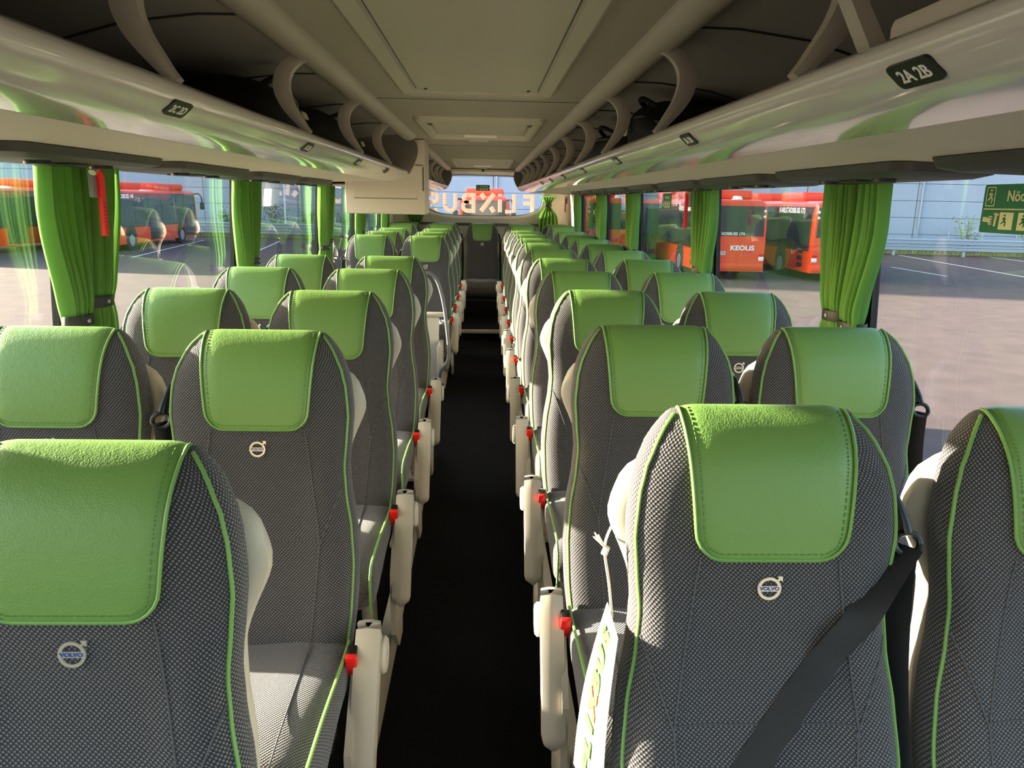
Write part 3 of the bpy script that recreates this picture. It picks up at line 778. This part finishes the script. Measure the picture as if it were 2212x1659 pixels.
# ------------------------------------------------------------------ curtains
def curtain(sgn, ya, yb, tie_y, label, tie_z=1.28, zt=1.678, n=7, x_off=.055, seed=0, ztail=1.12, wt=.045):
    rnd = random.Random(seed)
    c = empty('curtain', (sgn*(wall_x(1.3)-x_off), (ya+yb)/2, zt), label=label, cat='curtain', group='green window curtains')
    NU, NV = 96, 28; ph = rnd.uniform(0, 6); am = [rnd.uniform(.7, 1.3) for _ in range(n+1)]; P = []
    for i in range(NV+1):
        z = lerp(zt, ztail, i/NV)
        if z >= tie_z:
            t = (zt-z)/(zt-tie_z); g = sstep(.15, 1.0, t)
            y0, y1 = lerp(ya, tie_y-wt, g**1.3), lerp(yb, tie_y+wt, g**1.3); amp = lerp(.022, .026, t)
        else:
            t = (tie_z-z)/(tie_z-ztail); y0, y1 = tie_y-lerp(wt, (yb-ya)*.36, sstep(0, .8, t)), tie_y+lerp(wt, (yb-ya)*.36, sstep(0, .8, t)); amp = .024
        row = []
        for j in range(NU+1):
            u = j/NU; f = u*n
            a = am[min(n, int(f))]
            w0 = math.sin(2*PI*f+ph+.6*math.sin(3*u+i*.08)); x = amp*a*math.copysign(abs(w0)**.7, w0) + .006*math.sin(2*PI*f*2.3+ph*2+.05*i)
            pinch = math.exp(-((z-tie_z)/.03)**2)*.25
            yy = lerp(y0, y1, u) + .010*math.sin(2*PI*f*1.0+ph+1.2)
            row.append((sgn*(wall_x(z)-x_off) + x*(1-pinch) - c.location.x, yy-c.location.y, z-c.location.z))
        P.append(row)
    b = MB(); b.grid(P); b.build('cloth', M_CURT, c, angle=180)
    b = MB(); rg = []
    for q in range(21):
        a = 2*PI*q/20; rg.append((sgn*(wall_x(tie_z)-x_off)+.034*math.cos(a)-c.location.x, tie_y+(wt+.012)*math.sin(a)-c.location.y, tie_z-c.location.z))
    b.strap(rg, .032, .003, (0, 0, 1)); tb = b.build('tieback', M_TIE, c)
    b = MB(); b.cyl((sgn*(wall_x(tie_z)-x_off)-sgn*.036-c.location.x, tie_y-.01-c.location.y, tie_z-c.location.z), (1, 0, 0), .006, .004, 10); b.build('snap', M_ALU, tb)
    b = MB(); b.tube([(sgn*(wall_x(zt)-x_off)-c.location.x, ya-.02-c.location.y, .008), (sgn*(wall_x(zt)-x_off)-c.location.x, yb+.02-c.location.y, .008)], .005, 6); b.build('curtain_rod', M_DARKP, c)
cnt = ['first', 'second', 'third', 'fourth', 'fifth', 'sixth']
for i, py in enumerate(PILL[1:]):  # foremost pair, stairwell side only: unseen, added to shade the front aisle seat
    o = cnt[5-i]
    if i > 0:
        curtain(1, py-.17, py-.01, py-.015, 'green curtain, forward half, %s window post from the rear, long-rack side' % o, tie_z=1.255, seed=10+i, n=6, x_off=.058)
        curtain(1, py+.0, py+.17, py+.095, 'green curtain, rearward half, %s window post from the rear, long-rack side' % o, tie_z=1.275, seed=30+i, n=7, x_off=.058)
    curtain(-1, py-.16, py+.03, py-.02, 'green curtain, forward half, %s window post from the rear, stairwell side' % o, tie_z=1.245, seed=50+i, n=7, x_off=.058)
    curtain(-1, py+.05, py+.20, py+.10, 'green curtain, rearward half, %s window post from the rear, stairwell side' % o, tie_z=1.285, seed=70+i, n=5, x_off=.058)
def rear_curtain(x0, x1, tx, label, seed, tie_z):
    rnd = random.Random(seed)
    c = empty('curtain', ((x0+x1)/2, 10.34, 1.64), label=label, cat='curtain', group='green window curtains'); P = []
    for i in range(23):
        z = lerp(1.66, 1.12, i/22)
        g = math.exp(-((z-tie_z)/.10)**2)
        a0, a1 = lerp(x0, tx-.035, g), lerp(x1, tx+.035, g)
        P.append([(lerp(a0, a1, j/40)-c.location.x, .02*math.sin(2*PI*5*j/40+seed+i*.05), z-c.location.z) for j in range(41)])
    b = MB(); b.grid(P); b.build('cloth', M_CURT, c, angle=180)
    b = MB(); rg = [(tx+.05*math.cos(2*PI*q/20)-c.location.x, .03*math.sin(2*PI*q/20), tie_z-c.location.z) for q in range(21)]
    b.strap(rg, .03, .003, (0, 0, 1)); b.build('tieback', M_TIE, c)
rear_curtain(.74, 1.0, .86, 'small green curtain tied beside the rear window, long-rack side', 3, 1.545)
rear_curtain(-1.0, -.76, -.88, 'small green curtain beside the rear window, stairwell side', 4, 1.24)

# ------------------------------------------------------------------ emergency hammers, signs
def hammer(sgn, y, z, label):
    x = sgn*(wall_x(z)-.125)
    hm = empty('emergency_hammer', (x, y, z), label=label, cat='hammer', group='red emergency hammers')
    f = -sgn; hm.scale = (.62, .62, .62)
    b = MB(); b.box(min(0, f*.022), max(0, f*.022), -.02, .03, -.075, .055, .006); b.build('wall_bracket', M_PILLAR, hm)
    b = MB(); b.tube([(f*.03, -.03, .03), (f*.03, -.005, .052)], .016, 10); b.build('metal_tip', M_ALU, hm)
    b = MB(); b.strap([(f*.03, -.005, .05), (f*.03, .045, .012)], .03, .024, (1, 0, 0)); b.build('hammer_head', M_RED, hm)
    b = MB(); b.strap([(f*.032, .035, .02), (f*.032, .032, -.08), (f*.032, .024, -.24)], .032, .022, (0, 1, 0)); hd_ = b.build('handle', M_RED, hm)
    for k in range(9):
        b = MB(); b.box(f*.044-.0015, f*.044+.0015, .012, .044, -.23+.016*k, -.224+.016*k); b.build('grip_rib', mat('red_rib', srgb(170, 20, 20), .5) if k == 0 and 'red_rib' not in bpy.data.materials else bpy.data.materials['red_rib'], hd_)
hammer(-1, 2.165, 1.632, 'red emergency hammer in grey bracket between the curtains, stairwell side')
hammer(1, 3.78, 1.632, 'red emergency hammer half hidden between the curtains, long-rack side')
hammer(1, 9.55, 1.62, 'red emergency hammer on the corner panel near the rear window')
def man(b, ox, oz, s, place):
    """simple running figure built from short bars"""
    for p, q, r in (((0, .55), (.05, .25), .09), ((.05, .25), (.28, -.05), .07), ((.28, -.05), (.15, -.35), .06), ((.05, .25), (-.15, .0), .07), ((-.15, .0), (-.38, -.1), .06), ((0, .5), (.28, .35), .05), ((0, .5), (-.25, .38), .05)):
        b.tube([place(ox+p[0]*s, oz+p[1]*s), place(ox+q[0]*s, oz+q[1]*s)], r*s, 6)
    b.tube([place(ox+.02*s, oz+.68*s), place(ox+.06*s, oz+.80*s)], .10*s, 8)
def exit_sign(loc, rz, w, h, label, text, mirror=False):
    s = empty('exit_sign', loc, rz, label=label, cat='sign', group='green emergency exit signs')
    b = MB(); b.plate([(x, 0, z) for x, z in rrect(w, h, .006, 3)], (0, .002, 0)); b.build('sign_plate', M_SIGNG, s)
    pl = lambda x, z: (x, -.0012, z)
    b = MB(); b.box(-w*.47, w*.47, -.0015, 0, -.002, .0005); b.build('dividing_line', M_SIGNW, s, smooth=False)
    b = MB(); x0 = -w*.40; b.ringplate([(x0+x*1.0, -.0015, h*.25+z) for x, z in rrect(w*.12, h*.40, .003, 3)], [(x0+x, -.0015, h*.25+z) for x, z in rrect(w*.105, h*.36, .002, 3)], (0, .001, 0)); man(b, x0, h*.20, h*.24, pl); b.build('exit_pictogram', M_SIGNW, s)
    if text: put('sign_text', text_mesh(text, h*.30, M_SIGNW, .0003, .0006), s, (w*.08, -.0008, h*.25), (PI/2, 0, 0))
    b = MB(); b.strap([(-w*.46, -.001, -h*.22), (-w*.36, -.001, -h*.24)], h*.10, .002, (0, 0, 1))
    for k in range(4): b.tube([(-w*.38, -.001, -h*(.16+.05*k)), (-w*.34, -.001, -h*(.17+.05*k))], h*.018, 5)
    b.build('hand_pictogram', M_SIGNW, s)
    b = MB(); b.strap([(-w*.29, -.001, -h*.10), (-w*.30, -.001, -h*.36)], w*.025, .002, (1, 0, 0)); b.tube([(-w*.31, -.001, -h*.10), (-w*.26, -.001, -h*.12)], h*.03, 6); b.build('hammer_pictogram', M_SIGNW, s)
    for k in range(3):
        xc = -w*.16 + k*w*.23
        b = MB(); b.box(xc-w*.085, xc+w*.085, -.0014, 0, -h*.42, -h*.07); b.build('instruction_panel', M_SIGNW, s, smooth=False)
        b = MB(); man(b, xc-w*.02, -h*.28, h*.20, lambda x, z: (x, -.0022, z)); b.build('instruction_figure', M_SIGNG, s)
    return s
p = on_y(2258, 450, 1.72)
# sign on the inside of the window pane opposite the stairwell
sg_y = 1.70
exit_sign((wall_x(1.60)+.002, 1.615, 1.603), -PI/2, .26, .105, 'green emergency exit sign with pictograms on the side window pane', 'Nödutgång')
exit_sign((0.0, 10.436, 1.755), 0, .18, .075, 'green emergency exit sign on the rear window', 'Nödutgång')
exit_sign((wall_x(1.56)-.008, 9.62, 1.56), -PI/2, .075, .10, 'small green exit sticker on the rear corner panel', '')
exit_sign((wall_x(1.60)+.002, 4.86, 1.615), -PI/2, .24, .095, 'green emergency exit sign on the side pane behind the half hidden hammer', 'Nödutgång')

# lettering on the rear window, readable from outside
fx = empty('window_lettering', (0, 10.438, 1.555), label='large pale letters along the lower rear window, reversed from inside', cat='lettering')
def stroke(nm, paths, r=.027, m=M_LETTER):
    b = MB()
    for P in paths:
        b.strap([(x, 0, z) for x, z in P], 2*r, .002, [tuple(Vector((0, 1, 0)).cross((Vector((P[min(i+1, len(P)-1)][0], 0, P[min(i+1, len(P)-1)][1]))-Vector((P[max(i-1, 0)][0], 0, P[max(i-1, 0)][1]))))) for i in range(len(P))])
    b.build('letter', m, fx)
def arc(cx, cz, rx, rz, a0, a1, n=8): return [(cx+rx*math.cos(math.radians(lerp(a0, a1, k/n))), cz+rz*math.sin(math.radians(lerp(a0, a1, k/n)))) for k in range(n+1)]
LH = .125
# x to the right as seen from inside: S U B X i L F
stroke('s', [[(-.72, LH-.02), (-.64, LH-.02)] + arc(-.64, .058, .05, .047, 90, -90) + [(-.67, .011)] + arc(-.67, -.045, .055, .055, 90, 270) + [(-.60, -.10)]])
stroke('u', [[(-.50, LH)] + [(-.50, -.03)] + arc(-.43, -.03, .07, .07, 180, 360) + [(-.36, LH)]])
stroke('b', [[(-.12, -.128), (-.12, LH-.048)], [(-.092, LH-.02), (-.20, LH-.02)] + arc(-.20, .06, .05, .045, 90, 270) + [(-.21, .0145)] + arc(-.20, -.042, .06, .056, 90, 270) + [(-.148, -.10)], [(-.148, .012), (-.178, .012)]], .027)
stroke('x', [[(.15, LH), (-.02, -.10)], [(-.02, LH), (.025, .062)], [(.108, -.045), (.15, -.11)]], .030)
stroke('i', [[(.23, .055), (.23, -.11)], [(.23, LH), (.23, .095)]], .028)
stroke('l', [[(.42, LH), (.42, -.10), (.30, -.10)]], .028)
stroke('f', [[(.66, LH), (.66, -.11)], [(.632, LH-.026), (.54, LH-.026)], [(.632, .01), (.54, .01)]], .027)

# ------------------------------------------------------------------ bags on the racks
def bag(loc, L, Wd, H, label, seed, sgn):
    g = empty('bag', loc, 0, label=label, cat='bag', group='black bags on the racks')
    b = MB(); rings = []; n = 18
    for k in range(n+1):
        t = k/n; y = L*(t-.5); e = max(.03, 1-abs(2*t-1)**3.2)**.5
        hgt = H*e*(1+.12*math.sin(5*t+seed)); wd = Wd*e
        rings.append([(wd/2*math.copysign(abs(math.cos(a))**.7, math.cos(a)), y, hgt/2 + hgt/2*math.copysign(abs(math.sin(a))**.8, math.sin(a))) for a in [2*PI*q/24 for q in range(24)]])
    b.loft(rings); b.build('bag_body', M_BAG, g)
    b = MB(); b.tube(smooth_path([(-sgn*Wd*.38, -L*.36, H*.55), (-sgn*Wd*.46, -L*.1, H*.72), (-sgn*Wd*.46, L*.15, H*.70), (-sgn*Wd*.38, L*.38, H*.50)], 5), .005, 6); b.build('zip', M_DARKP, g)
    b = MB(); b.tube(smooth_path([(-sgn*Wd*.30, -L*.12, H*.85), (-sgn*Wd*.42, -L*.05, H*1.02), (-sgn*Wd*.42, L*.05, H*1.02), (-sgn*Wd*.30, L*.12, H*.85)], 5), .009, 7); b.build('carry_handle', M_BAG, g)
    b = MB(); b.box(-.004, .004, -.03, .03, -.01, .012, .002); b.build('pale_label', M_SIGNW, g, (-sgn*Wd*.47, L*.30, H*.55), (0, sgn*.4, 0))
bag((-.735, 3.40, 1.742), 1.30, .40, .185, 'large black bag behind the brackets on the stairwell-side rack', 1, -1)
bag((-.735, 2.42, 1.742), .58, .40, .195, 'smaller black bag next to the large one on the stairwell-side rack', 2, -1)
bag((.735, 3.70, 1.742), 1.20, .40, .185, 'large black bag with zip on the long rack', 3, 1)
bag((.735, 2.75, 1.742), .60, .40, .195, 'black rucksack standing beside the large bag on the long rack', 4, 1)
bag((.75, 9.25, 1.738), .5, .38, .10, 'black bag at the rear end of the long rack', 5, 1)
bag((-.75, 9.15, 1.738), .6, .38, .10, 'black bag on the short rear rack', 6, -1)

# ================================================================== outside
M_ASPH = mat('asphalt', srgb(81, 68, 66), .95, spec=.2, noise=.16, nscale=1.6, bump=.2, bscale=60)
M_PAINT = mat('road_paint', srgb(200, 198, 195), .8)
M_FACADE = mat('facade_panel', srgb(160, 166, 180), .6, spec=.3)
M_BRED = mat('bus_red', srgb(226, 62, 28), .3, spec=.5, coat=.4)
M_BRED2 = mat('bus_roof_unit', srgb(228, 66, 32), .45, spec=.4)
M_BGLS = mat('bus_glass', srgb(46, 54, 56), .06, spec=.8)
M_TYRE = mat('tyre', srgb(24, 24, 25), .85)
M_RIM = mat('rim', srgb(160, 160, 165), .4, metal=.4)
M_BSKIRT = mat('bus_skirt', srgb(46, 44, 44), .6)
M_TAIL = mat('tail_lamp', srgb(210, 24, 20), .2)
M_HEAD = mat('head_lamp', srgb(220, 224, 230), .15)
M_PLATE = mat('number_plate', srgb(230, 230, 228), .5)
M_PLBLUE = mat('plate_blue', srgb(30, 60, 160), .5)
M_PTXT = mat('plate_text', srgb(20, 20, 22), .6)
M_STEEL = mat('galvanised', srgb(160, 166, 176), .45, metal=.5)
M_LEAF = mat('leaf', srgb(98, 120, 42), .7)
M_GRASS = mat('grass', srgb(120, 126, 52), .9)
M_SOIL = mat('verge_soil', srgb(104, 98, 68), 1.0, noise=.25, nscale=3)
M_STEM = mat('twig', srgb(92, 76, 52), .9)

b = MB(); b.box(-160, 160, -120, 75, GROUND-.3, GROUND); gr = struct(b.build('ground', M_ASPH, smooth=False))

# parking lines, laid where they meet the ground
def paint(u0, v0, u1, v1, wd=.12):
    a, c = on_z(u0, v0, GROUND), on_z(u1, v1, GROUND); d = (c-a).normalized(); n = Vector((-d.y, d.x, 0))*wd/2
    b = MB(); b.plate([p + Vector((0, 0, .003)) for p in (a-n, c-n, c+n, a+n)], (0, 0, .004))
    o = b.build('painted_line', M_PAINT, gr, smooth=False)
for q in ((285, 556, 440, 519), (560, 541, 605, 521), (1925, 577, 2045, 597), (1940, 551, 2330, 619), (2110, 552, 2300, 576)):
    paint(*q)

# warehouse: far facade of metal sheets
NA = math.radians(-8)                                    # facade line turned about Z
fc = Vector((math.sin(-NA), math.cos(NA), 0))*54.0
wh = empty('warehouse', (fc.x, fc.y, GROUND), NA, label='long blue-grey metal-clad warehouse behind the fence', cat='building')
FH, PWD, PHT = 8.6, 7.0, 1.08
b = MB(); b.box(-49, 84, .06, 3.0, 0, FH); b.build('wall_core', M_BSKIRT, wh, smooth=False)
b = MB(); b.box(-PWD/2+.02, PWD/2-.02, -.04, .06, .012, PHT-.012, .008, 1); pm = b.mesh('facade_panel', M_FACADE, False)
for i in range(19):
    for j in range(8): put('facade_panel', pm, wh, ((i-6.5)*PWD, 0, j*PHT))
for i in range(6, 25, 2):
    b = MB(); b.cyl(((i-13)*PWD+.25, -.12, FH/2), (0, 0, 1), .06, FH, 8); b.build('downpipe', M_STEEL, wh)

wg = empty('warehouse_wing', (-64, 76, GROUND), 0, label='tall warehouse wing whose shadow falls across the yard', cat='building')
b = MB(); b.box(-4, 4, -29.8, 30, 0, 24.0); b.build('wall_core', M_FACADE, wg, smooth=False)
b = MB(); b.box(-4.1, 4.1, -29.9, 30.1, 24.0, 24.3); b.build('roof_edge', M_STEEL, wg, smooth=False)
# fence, guard rail, verge
def line_pt(s_, d): return Vector((math.cos(NA)*s_ + math.sin(-NA)*d, math.sin(NA)*s_ + math.cos(NA)*d, GROUND))
vl = line_pt(0, 51.3); VM = dict(loc=(vl.x, vl.y, vl.z), rot=(0, 0, NA))
b = MB(); b.box(-85, 85, -2.2, 2.4, 0, .06); b.build('verge_soil', M_SOIL, gr, smooth=False, **VM)
b = MB(); rnd = random.Random(5)
for k in range(9000):
    x, y = rnd.uniform(-50, 60), rnd.uniform(-2.2, 2.3); hgt = rnd.uniform(.12, .42); a = rnd.uniform(0, PI); lx, ly = rnd.uniform(-.1, .1), rnd.uniform(-.1, .1)
    v0 = b.bm.verts.new((x-.025*math.cos(a), y-.025*math.sin(a), .05)); v1 = b.bm.verts.new((x+.025*math.cos(a), y+.025*math.sin(a), .05)); v2 = b.bm.verts.new((x+lx, y+ly, .05+hgt)); b.bm.faces.new((v0, v1, v2))
g_ = b.build('grass', M_GRASS, gr, smooth=False, **VM); g_['kind'] = 'stuff'
gd = empty('guard_rail', line_pt(0, 48.6), NA, label='galvanised steel guard rail in front of the grassy verge', cat='guard rail')
WS = [(0, .30), (-.06, .34), (-.06, .40), (-.01, .44), (-.01, .50), (-.06, .54), (-.06, .60), (0, .64), (.01, .64), (-.045, .60), (-.045, .545), (.0, .50), (.0, .44), (-.045, .395), (-.045, .345), (.01, .30)]
for z0 in (.0, .38):
    b = MB(); b.loft([[(x, y, z+z0) for y, z in WS] for x in (-46, 75)]); b.build('rail_beam', M_STEEL, gd, smooth=False)
b = MB(); b.box(-.06, .06, .01, .13, 0, 1.05); pm = b.mesh('post', M_STEEL, False)
for k in range(31): put('post', pm, gd, (-46+4*k, 0, 0))
fe = empty('mesh_fence', line_pt(0, 51.0), NA, label='thin steel fence with pale upright posts behind the guard rail', cat='fence')
b = MB(); b.cyl((0, 0, .85), (0, 0, 1), .03, 1.7, 8); pm = b.mesh('fence_post', M_STEEL)
for k in range(60): put('fence_post', pm, fe, (-46+2*k, 0, 0))
b = MB()
for z in [.25+.2*k for k in range(8)]: b.tube([(-46, 0, z), (74, 0, z)], .006, 4)
b.build('fence_wire', M_STEEL, fe)
for s_, h_ in ((-21, 7.5), (18, 7.5), (35.6, 3.0), (41.0, 7.5)):
    lp = empty('lamp_post', line_pt(s_, 51.6), NA, label={-21: 'white lamp post behind the parked bus on stairwell side', 18: 'lamp post behind the pair of parked buses', 35.6: 'short sign post on the verge', 41.0: 'tall white lamp post on the verge near the exit-sign window'}[s_], cat='post')
    b = MB(); b.cyl((0, 0, h_/2), (0, 0, 1), .07, h_, 10, .05); b.build('pole', M_WHITE, lp)
    b = MB(); b.box(-.4, .4, -.1, .1, h_, h_+.12, .02); b.build('lamp_head' if h_ > 4 else 'sign_head', M_STEEL, lp)
def bay_sign(s_, txt, label):
    p = line_pt(s_, 48.45); t = empty('bay_sign', (p.x, p.y, GROUND), NA, label=label, cat='sign', group='bay number signs')
    b = MB(); b.box(-.40, .40, -.02, .02, 1.08, 1.50, .01); b.build('sign_plate', M_PLATE, t)
    b = MB(); b.cyl((0, .03, .55), (0, 0, 1), .03, 1.1, 8); b.build('post', M_STEEL, t)
    put('sign_text', text_mesh(txt, .36, M_PTXT, .002, .01), t, (0, -.025, 1.29), (PI/2, 0, 0))
bay_sign(-16.8, 'A13', 'white bay sign reading A13 above the guard rail')
bay_sign(-12.0, 'A14', 'white bay sign reading A14 above the guard rail')
bay_sign(31.5, 'A19', 'white bay sign above the guard rail near the short sign post')
def shrub(s_, d, h_, seed, label):
    p = line_pt(s_, d); t = empty('shrub', p, 0, label=label, cat='shrub', group='shrubs along the fence'); rnd = random.Random(seed)
    b = MB(); b2 = MB()
    for k in range(7):
        a = rnd.uniform(0, 6.28); tip = Vector((math.cos(a)*h_*.32, math.sin(a)*h_*.32, h_*rnd.uniform(.6, 1)))
        b.tube([(0, 0, 0), tip*.5+Vector((0, 0, .1)), tip], .02, 5, taper=[1, .7, .3])
        for q in range(34):
            c = tip*rnd.uniform(.3, 1.05) + Vector((rnd.gauss(0, .16), rnd.gauss(0, .16), rnd.gauss(0, .14)))
            u_ = Vector((rnd.uniform(-1, 1), rnd.uniform(-1, 1), rnd.uniform(-1, 1))).normalized(); v_ = u_.orthogonal().normalized()
            vs_ = [b2.bm.verts.new(c+x) for x in (-u_*.09, v_*.05, u_*.09, -v_*.05)]; b2.bm.faces.new(vs_)
    b.build('stems', M_STEM, t); o = b2.build('foliage', M_LEAF, t, smooth=False); o['kind'] = 'stuff'
for i, (s_, h_) in enumerate(((23.5, 2.3), (27.5, 2.5), (30.2, 2.1), (34.0, 2.4), (37.2, 2.2), (42, 2.4))):
    shrub(s_, 52.0, h_, 100+i, 'leafy shrub behind the guard rail, %s in line counted from the plated bus' % ORD[i])
for i, (s_, h_) in enumerate(((-25, 2.0), (-21.8, 2.4), (-19.4, 1.9), (-16.5, 2.2), (-14, 2.0), (-11.5, 2.3), (-9, 1.8), (-6.2, 2.0))):
    shrub(s_, 52.0, h_, 200+i, 'leafy shrub behind the bay signs, %s in line from the lamp post' % ORD[i])

# ------------------------------------------------------------------ parked red city buses (origin: ground, middle; front = +y)
def city_bus(loc, rz, label, L=12.0, number='', side_text=True, plate=None, units=((-3.5, 3.0), (2.0, 2.4))):
    t = empty('city_bus', loc, rz, label=label, cat='bus', group='parked red city buses')
    W_, H0, H1 = 1.25, .32, 2.95
    b = MB()
    sec = [(-W_, .0), (-W_, 1.1), (-W_+.03, 2.2), (-W_+.10, 2.52), (-W_+.28, 2.63), (W_-.28, 2.63), (W_-.10, 2.52), (W_-.03, 2.2), (W_, 1.1), (W_, .0)]
    rings = []
    for y, k in ((-L/2, .965), (-L/2+.06, .99), (-L/2+.2, 1), (L/2-.35, 1), (L/2-.12, .985), (L/2, .94)):
        rings.append([(x*k, y, H0+z*(k if z > 2 else 1)) for x, z in sec])
    b.loft(rings); b.build('body', M_BRED, t, angle=35)
    # side windows, one pane each, on both sides
    n = 7; y0, y1 = -L/2+.30, L/2-.45; step = (y1-y0)/n
    for sx in (-1, 1):
        for k in range(n):
            b = MB(); ya, yb = y0+k*step+.03, y0+(k+1)*step-.03
            door = sx > 0 and k in (3, 6)
            zl = .40 if door else 1.12
            b.loft([[(sx*x, ya, z), (sx*x, yb, z), (sx*(x-.05), yb, z), (sx*(x-.05), ya, z)] for x, z in ((W_+.010, zl), (W_+.010, 1.42), (W_-.015, 2.50), (W_-.045, 2.72))])
            b.build('door_pane' if door else 'window_pane', M_BGLS, t, smooth=False)
        b = MB(); b.loft([[(sx*x, -L/2+.22, z), (sx*x, L/2-.36, z), (sx*(x-.05), L/2-.36, z), (sx*(x-.05), -L/2+.22, z)] for x, z in ((W_+.003, 1.10), (W_+.003, 1.42), (W_-.022, 2.50), (W_-.052, 2.74))])
        b.build('window_surround', M_BSKIRT, t, smooth=False)
        for wy in (-L/2+2.9, -L/2+1.75 if L > 13 else None, L/2-2.7):
            if wy is None: continue
            b = MB(); b.cyl((sx*(W_-.11), wy, .62), (1, 0, 0), .60, .245, 24); b.build('wheel_arch', M_BSKIRT, t)
            b = MB(); b.cyl((sx*(W_-.12), wy, .48), (1, 0, 0), .48, .28, 24, bev=.03); wl = b.build('wheel', M_TYRE, t)
            b = MB(); b.cyl((sx*(W_+.015), wy, .48), (1, 0, 0), .29, .03, 20); b.build('rim', M_RIM, wl)
        for k in range(3):
            b = MB(); b.box(min(sx*(W_-.02), sx*(W_+.008)), max(sx*(W_-.02), sx*(W_+.008)), -L/2+.75, -L/2+1.25, .48+.26*k, .66+.26*k, .01); b.build('engine_grille', M_BSKIRT, t)
        if side_text: put('side_lettering', text_mesh('KARLSTADSBUSS '+number, .28, M_WHITE, .002, .008), t, (sx*(W_+.002), -L/2+2.2, 2.58), (PI/2, 0, sx*PI/2))
    # rear: window, lamps, plate, lettering
    b = MB(); b.loft([[(x*1.0, -L/2-.012, z) for x, z in ((-1.12, 1.62), (1.12, 1.62), (1.08, 2.72), (-1.08, 2.72))], [(x, -L/2+.02, z) for x, z in ((-1.12, 1.62), (1.12, 1.62), (1.08, 2.72), (-1.08, 2.72))]]); b.build('rear_window', M_BGLS, t, smooth=False)
    for sx in (-1, 1):
        for z in (.72, .90):
            b = MB(); b.box(min(sx*1.0, sx*1.20), max(sx*1.0, sx*1.20), -L/2-.02, -L/2+.05, z, z+.15, .02); b.build('tail_lamp', M_TAIL if z > .8 else M_HEAD, t)
        for z in (2.35, 2.55):
            b = MB(); b.cyl((sx*1.10, -L/2-.015, z), (0, 1, 0), .05, .02, 12); b.build('upper_lamp', M_HEAD, t)
    b = MB(); b.box(-1.18, 1.18, -L/2-.04, -L/2+.1, .36, .62, .04); b.build('rear_bumper', M_BRED2, t)
    if plate:
        b = MB(); b.box(-.28, .28, -L/2-.025, -L/2, .80, .93, .008); pl = b.build('number_plate', M_PLATE, t, loc=(-.55, 0, .12))
        b = MB(); b.box(-.275, -.235, -L/2-.028, -L/2-.02, .805, .925); b.build('plate_band', M_PLBLUE, pl, smooth=False)
        put('plate_text', text_mesh(plate, .12, M_PTXT, .001, .002), pl, (.03, -L/2-.029, .865), (PI/2, 0, 0))
        put('rear_lettering', text_mesh('KEOLIS', .24, M_WHITE, .002, .008, 1.2), t, (.35, -L/2-.014, 1.18), (PI/2, 0, 0))
        put('rear_lettering', text_mesh('KARLSTADSBUSS '+number, .15, M_WHITE, .002, .003), t, (-.30, -L/2-.022, 1.70), (PI/2, 0, 0))
    # front: windscreen, destination field, lamps, mirrors
    b = MB(); b.loft([[(x, L/2-.02, z) for x, z in ((-1.12, 1.05), (1.12, 1.05), (1.05, 2.76), (-1.05, 2.76))], [(x*.98, L/2+.015, z) for x, z in ((-1.12, 1.05), (1.12, 1.05), (1.05, 2.70), (-1.05, 2.70))]]); b.build('windscreen', M_BGLS, t, smooth=False)
    for sx in (-1, 1):
        b = MB(); b.box(min(sx*.75, sx*1.12), max(sx*.75, sx*1.12), L/2-.05, L/2+.02, .62, .84, .03); b.build('head_lamp', M_HEAD, t)
        b = MB(); b.tube(smooth_path([(sx*1.02, L/2-.1, 2.72), (sx*1.25, L/2+.28, 2.78), (sx*1.38, L/2+.42, 2.55), (sx*1.40, L/2+.42, 2.2)], 4), .045, 7); mr = b.build('mirror_arm', M_BSKIRT, t)
        b = MB(); b.box(sx*1.40-.12, sx*1.40+.12, L/2+.34, L/2+.48, 1.85, 2.25, .05); b.build('mirror_head', M_BSKIRT, mr)
    b = MB(); b.box(-1.16, 1.16, L/2-.12, L/2+.03, .36, .60, .04); b.build('front_bumper', M_BRED2, t)
    for yc, ln in units:
        b = MB(); b.box(-.95, .95, yc-ln/2, yc+ln/2, 2.93, 3.30, .13, 4); b.build('roof_unit', M_BRED2, t)
    b = MB(); b.cyl((.3, -L/2+.9, 3.0), (0, 0, 1), .22, .16, 16, .15); b.build('roof_vent', M_PLATE, t)
def bus_rear_at(x, yrear, L, *a, **k): city_bus((x, yrear+L/2, GROUND), 0, *a, L=L, **k)
bus_rear_at(9.32, 28.7, 12.0, 'red city bus with dark rear window, number plate and white rear lettering', number='174', plate='ORX 795')
bus_rear_at(13.42, 28.4, 12.0, 'red city bus numbered 173 parked beside the one with the plate', number='173', units=((-2.8, 2.2), (2.4, 2.4)))
bus_rear_at(5.6, 33.5, 12.0, 'red city bus parked farther back beside the plated bus', number='172')
bus_rear_at(-18.6, 36.0, 12.0, 'red city bus with mirror and wheels seen beside the bay signs', number='140', units=((-2.5, 3.4), (3.0, 3.6)))
bus_rear_at(-22.6, 30.5, 12.0, 'red city bus numbered 139 beyond the front stairwell-side curtain', number='139', units=((-3.2, 3.4), (2.4, 3.0)))
city_bus((.0, 43.2, GROUND), PI, 'red city bus facing the rear window of the coach', L=10.0, units=((3.0, 2.6), (-1.5, 2.4)))
S.cycles.transparent_max_bounces = 16
S.cycles.max_bounces = 10
S.cycles.diffuse_bounces = 6
S.cycles.sample_clamp_indirect = 8.0
